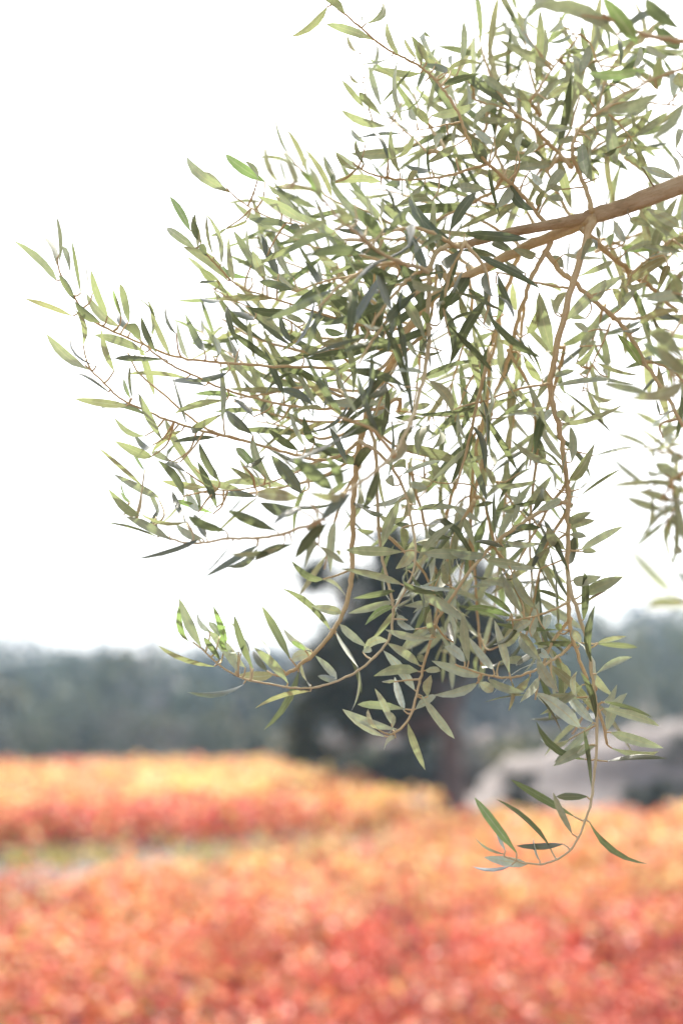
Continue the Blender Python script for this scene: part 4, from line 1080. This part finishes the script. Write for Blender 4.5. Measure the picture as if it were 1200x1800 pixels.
# --- stems farther back
bgen = np.random.default_rng(303)
NS = len(SI)
for line in BACK_STEMS.strip().splitlines():
    dd, pts, *fl = line.split("|")
    d0, d1 = map(float, dd.split())
    px = np.array([tuple(map(float, q.split(","))) for q in pts.split()])
    tt = np.linspace(0, 1, len(px))
    p3 = [P(x, y, d0 + (d1 - d0) * t) for (x, y), t in zip(px, tt)]
    k = int(np.argmin(np.hypot(*(SP[:NS] - px[0]).T) + np.abs(SDp[:NS] - d0) * 260))
    anchor = stems[SI[k]]["path"][SJ[k]]
    path = catmull([anchor] + p3, 6)
    rad = np.linspace(0.0022, 0.0009, len(path))
    stems.append(dict(kind="twig", path=path, rad=rad, px=None, d=None, extra=[], leaves=[]))
    pair_leaves(path[6:], rad, len(stems) - 1, bgen, spacing=0.021, lmin=.056, lmax=.084, flip=float(fl[0]) if fl else .3)

# --- stem meshes
mats = {"bough": M_BOUGH, "branch": M_TWIG, "twig": M_TWIG, "shoot": M_SHOOT}
for s in stems:
    big = s["kind"] == "bough"
    path = s["path"].copy(); rad = s["rad"].copy()
    if not big:
        path[1:-1] += gen_b.normal(0, 1, (len(path) - 2, 3)) * np.minimum(.0006, rad[1:-1] * .25)[:, None]                                              # swollen nodes
        seg = np.concatenate([[0], np.cumsum(np.linalg.norm(np.diff(path, axis=0), axis=1))])
        rad = rad * (1 + 0.16 * np.maximum(0, np.sin(seg * 2 * math.pi / 0.03)) ** 6)
    v, f, uv = tube(path, rad, 18 if big else 8, rough=0.15 if big else 0.05, gen=gen_b)
    V, F, U = [v], list(f), [uv]; off = len(v)
    for cp, rr in s["extra"]:
        v2, f2, uv2 = tube(cp, rr, 5)
        V.append(v2); U.append(uv2); F += [tuple(i + off for i in q) for q in f2]; off += len(v2)
    loc = path[0]
    s["loc"] = loc
    s["obj"] = mesh_obj(s["kind"], np.concatenate(V), F, mats[s["kind"]], parent=tree, loc=loc, ploc=TREE, uv=np.concatenate(U))

# --- the 300 leaves that show largest are single parts of their stems, the rest one mass
order = sorted(range(len(all_leaves)), key=lambda i: -all_leaves[i]["area"])
single = set(order[:300])
for i in sorted(single):
    lf = all_leaves[i]; st = stems[lf["stem"]]
    loc = lf["v"][2]
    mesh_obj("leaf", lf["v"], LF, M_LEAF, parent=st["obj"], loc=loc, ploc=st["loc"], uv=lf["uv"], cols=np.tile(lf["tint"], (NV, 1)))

# --- crown above and beside the frame (the branch's own tree), unseen, thickened to shade the branch
ocr = np.random.default_rng(404)


def in_frame(p0, p1):
    for p in (p0, p1):
        q = np.asarray(p) - CAMP
        if q @ FWD < 0.25: return np.linalg.norm(q) < 0.5
        x, y, d = proj(p)
        if -60 < x < 1260 and -60 < y < 1860: return True
    return False


crown_tubes = []
for path, rad, nm in world_boughs[1:]:
    ln = np.linalg.norm(np.diff(path, axis=0), axis=1).sum()
    for _ in range(int(ln * 44)):
        i = int(len(path) * ocr.uniform(.35, .999))
        p = path[i]
        dr_ = unit(ocr.normal(0, 1, 3) + np.array((-0.1, 0, .25)))
        L = ocr.uniform(.3, .8)
        pts = [p, p + dr_ * L * .5 + ocr.normal(0, .04, 3), p + dr_ * L + np.array((0, 0, -.12 * L)) + ocr.normal(0, .06, 3)]
        tp = catmull(pts, 6)
        keep = [not in_frame(q, q) for q in tp]
        n_ok = keep.index(False) if False in keep else len(tp)
        if n_ok < 4: continue
        tp = tp[:n_ok]
        crown_tubes.append((tp, np.linspace(.004, .0012, len(tp))))
        pair_leaves(tp, None, 0, ocr, spacing=.032, lmin=.055, lmax=.082, reject=in_frame)
V, F, U, off = [], [], [], 0
for tp, rr in crown_tubes:
    v2, f2, uv2 = tube(tp, rr, 5)
    V.append(v2); U.append(uv2); F += [tuple(i + off for i in q) for q in f2]; off += len(v2)
cb = mesh_obj("crown_twigs", np.concatenate(V), F, M_TWIG, parent=tree, loc=TREE, ploc=TREE, uv=np.concatenate(U))
cb["kind"] = "stuff"

rest = [lf for i, lf in enumerate(all_leaves) if i not in single]
rv = np.concatenate([lf["v"] for lf in rest]); ruv = np.concatenate([lf["uv"] for lf in rest])
rc = np.repeat(np.array([lf["tint"] for lf in rest]), NV, axis=0)
rf = (np.arange(len(rest))[:, None, None] * NV + LFA[None]).reshape(-1, 4)
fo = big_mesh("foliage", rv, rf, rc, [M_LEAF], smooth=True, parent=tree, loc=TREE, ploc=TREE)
lay = fo.data.uv_layers.new(name="UVMap")
lay.data.foreach_set("uv", ruv[rf.ravel()].astype(np.float32).ravel())
fo["kind"] = "stuff"
print("leaves", len(all_leaves), "single", len(single), "stems", len(stems))
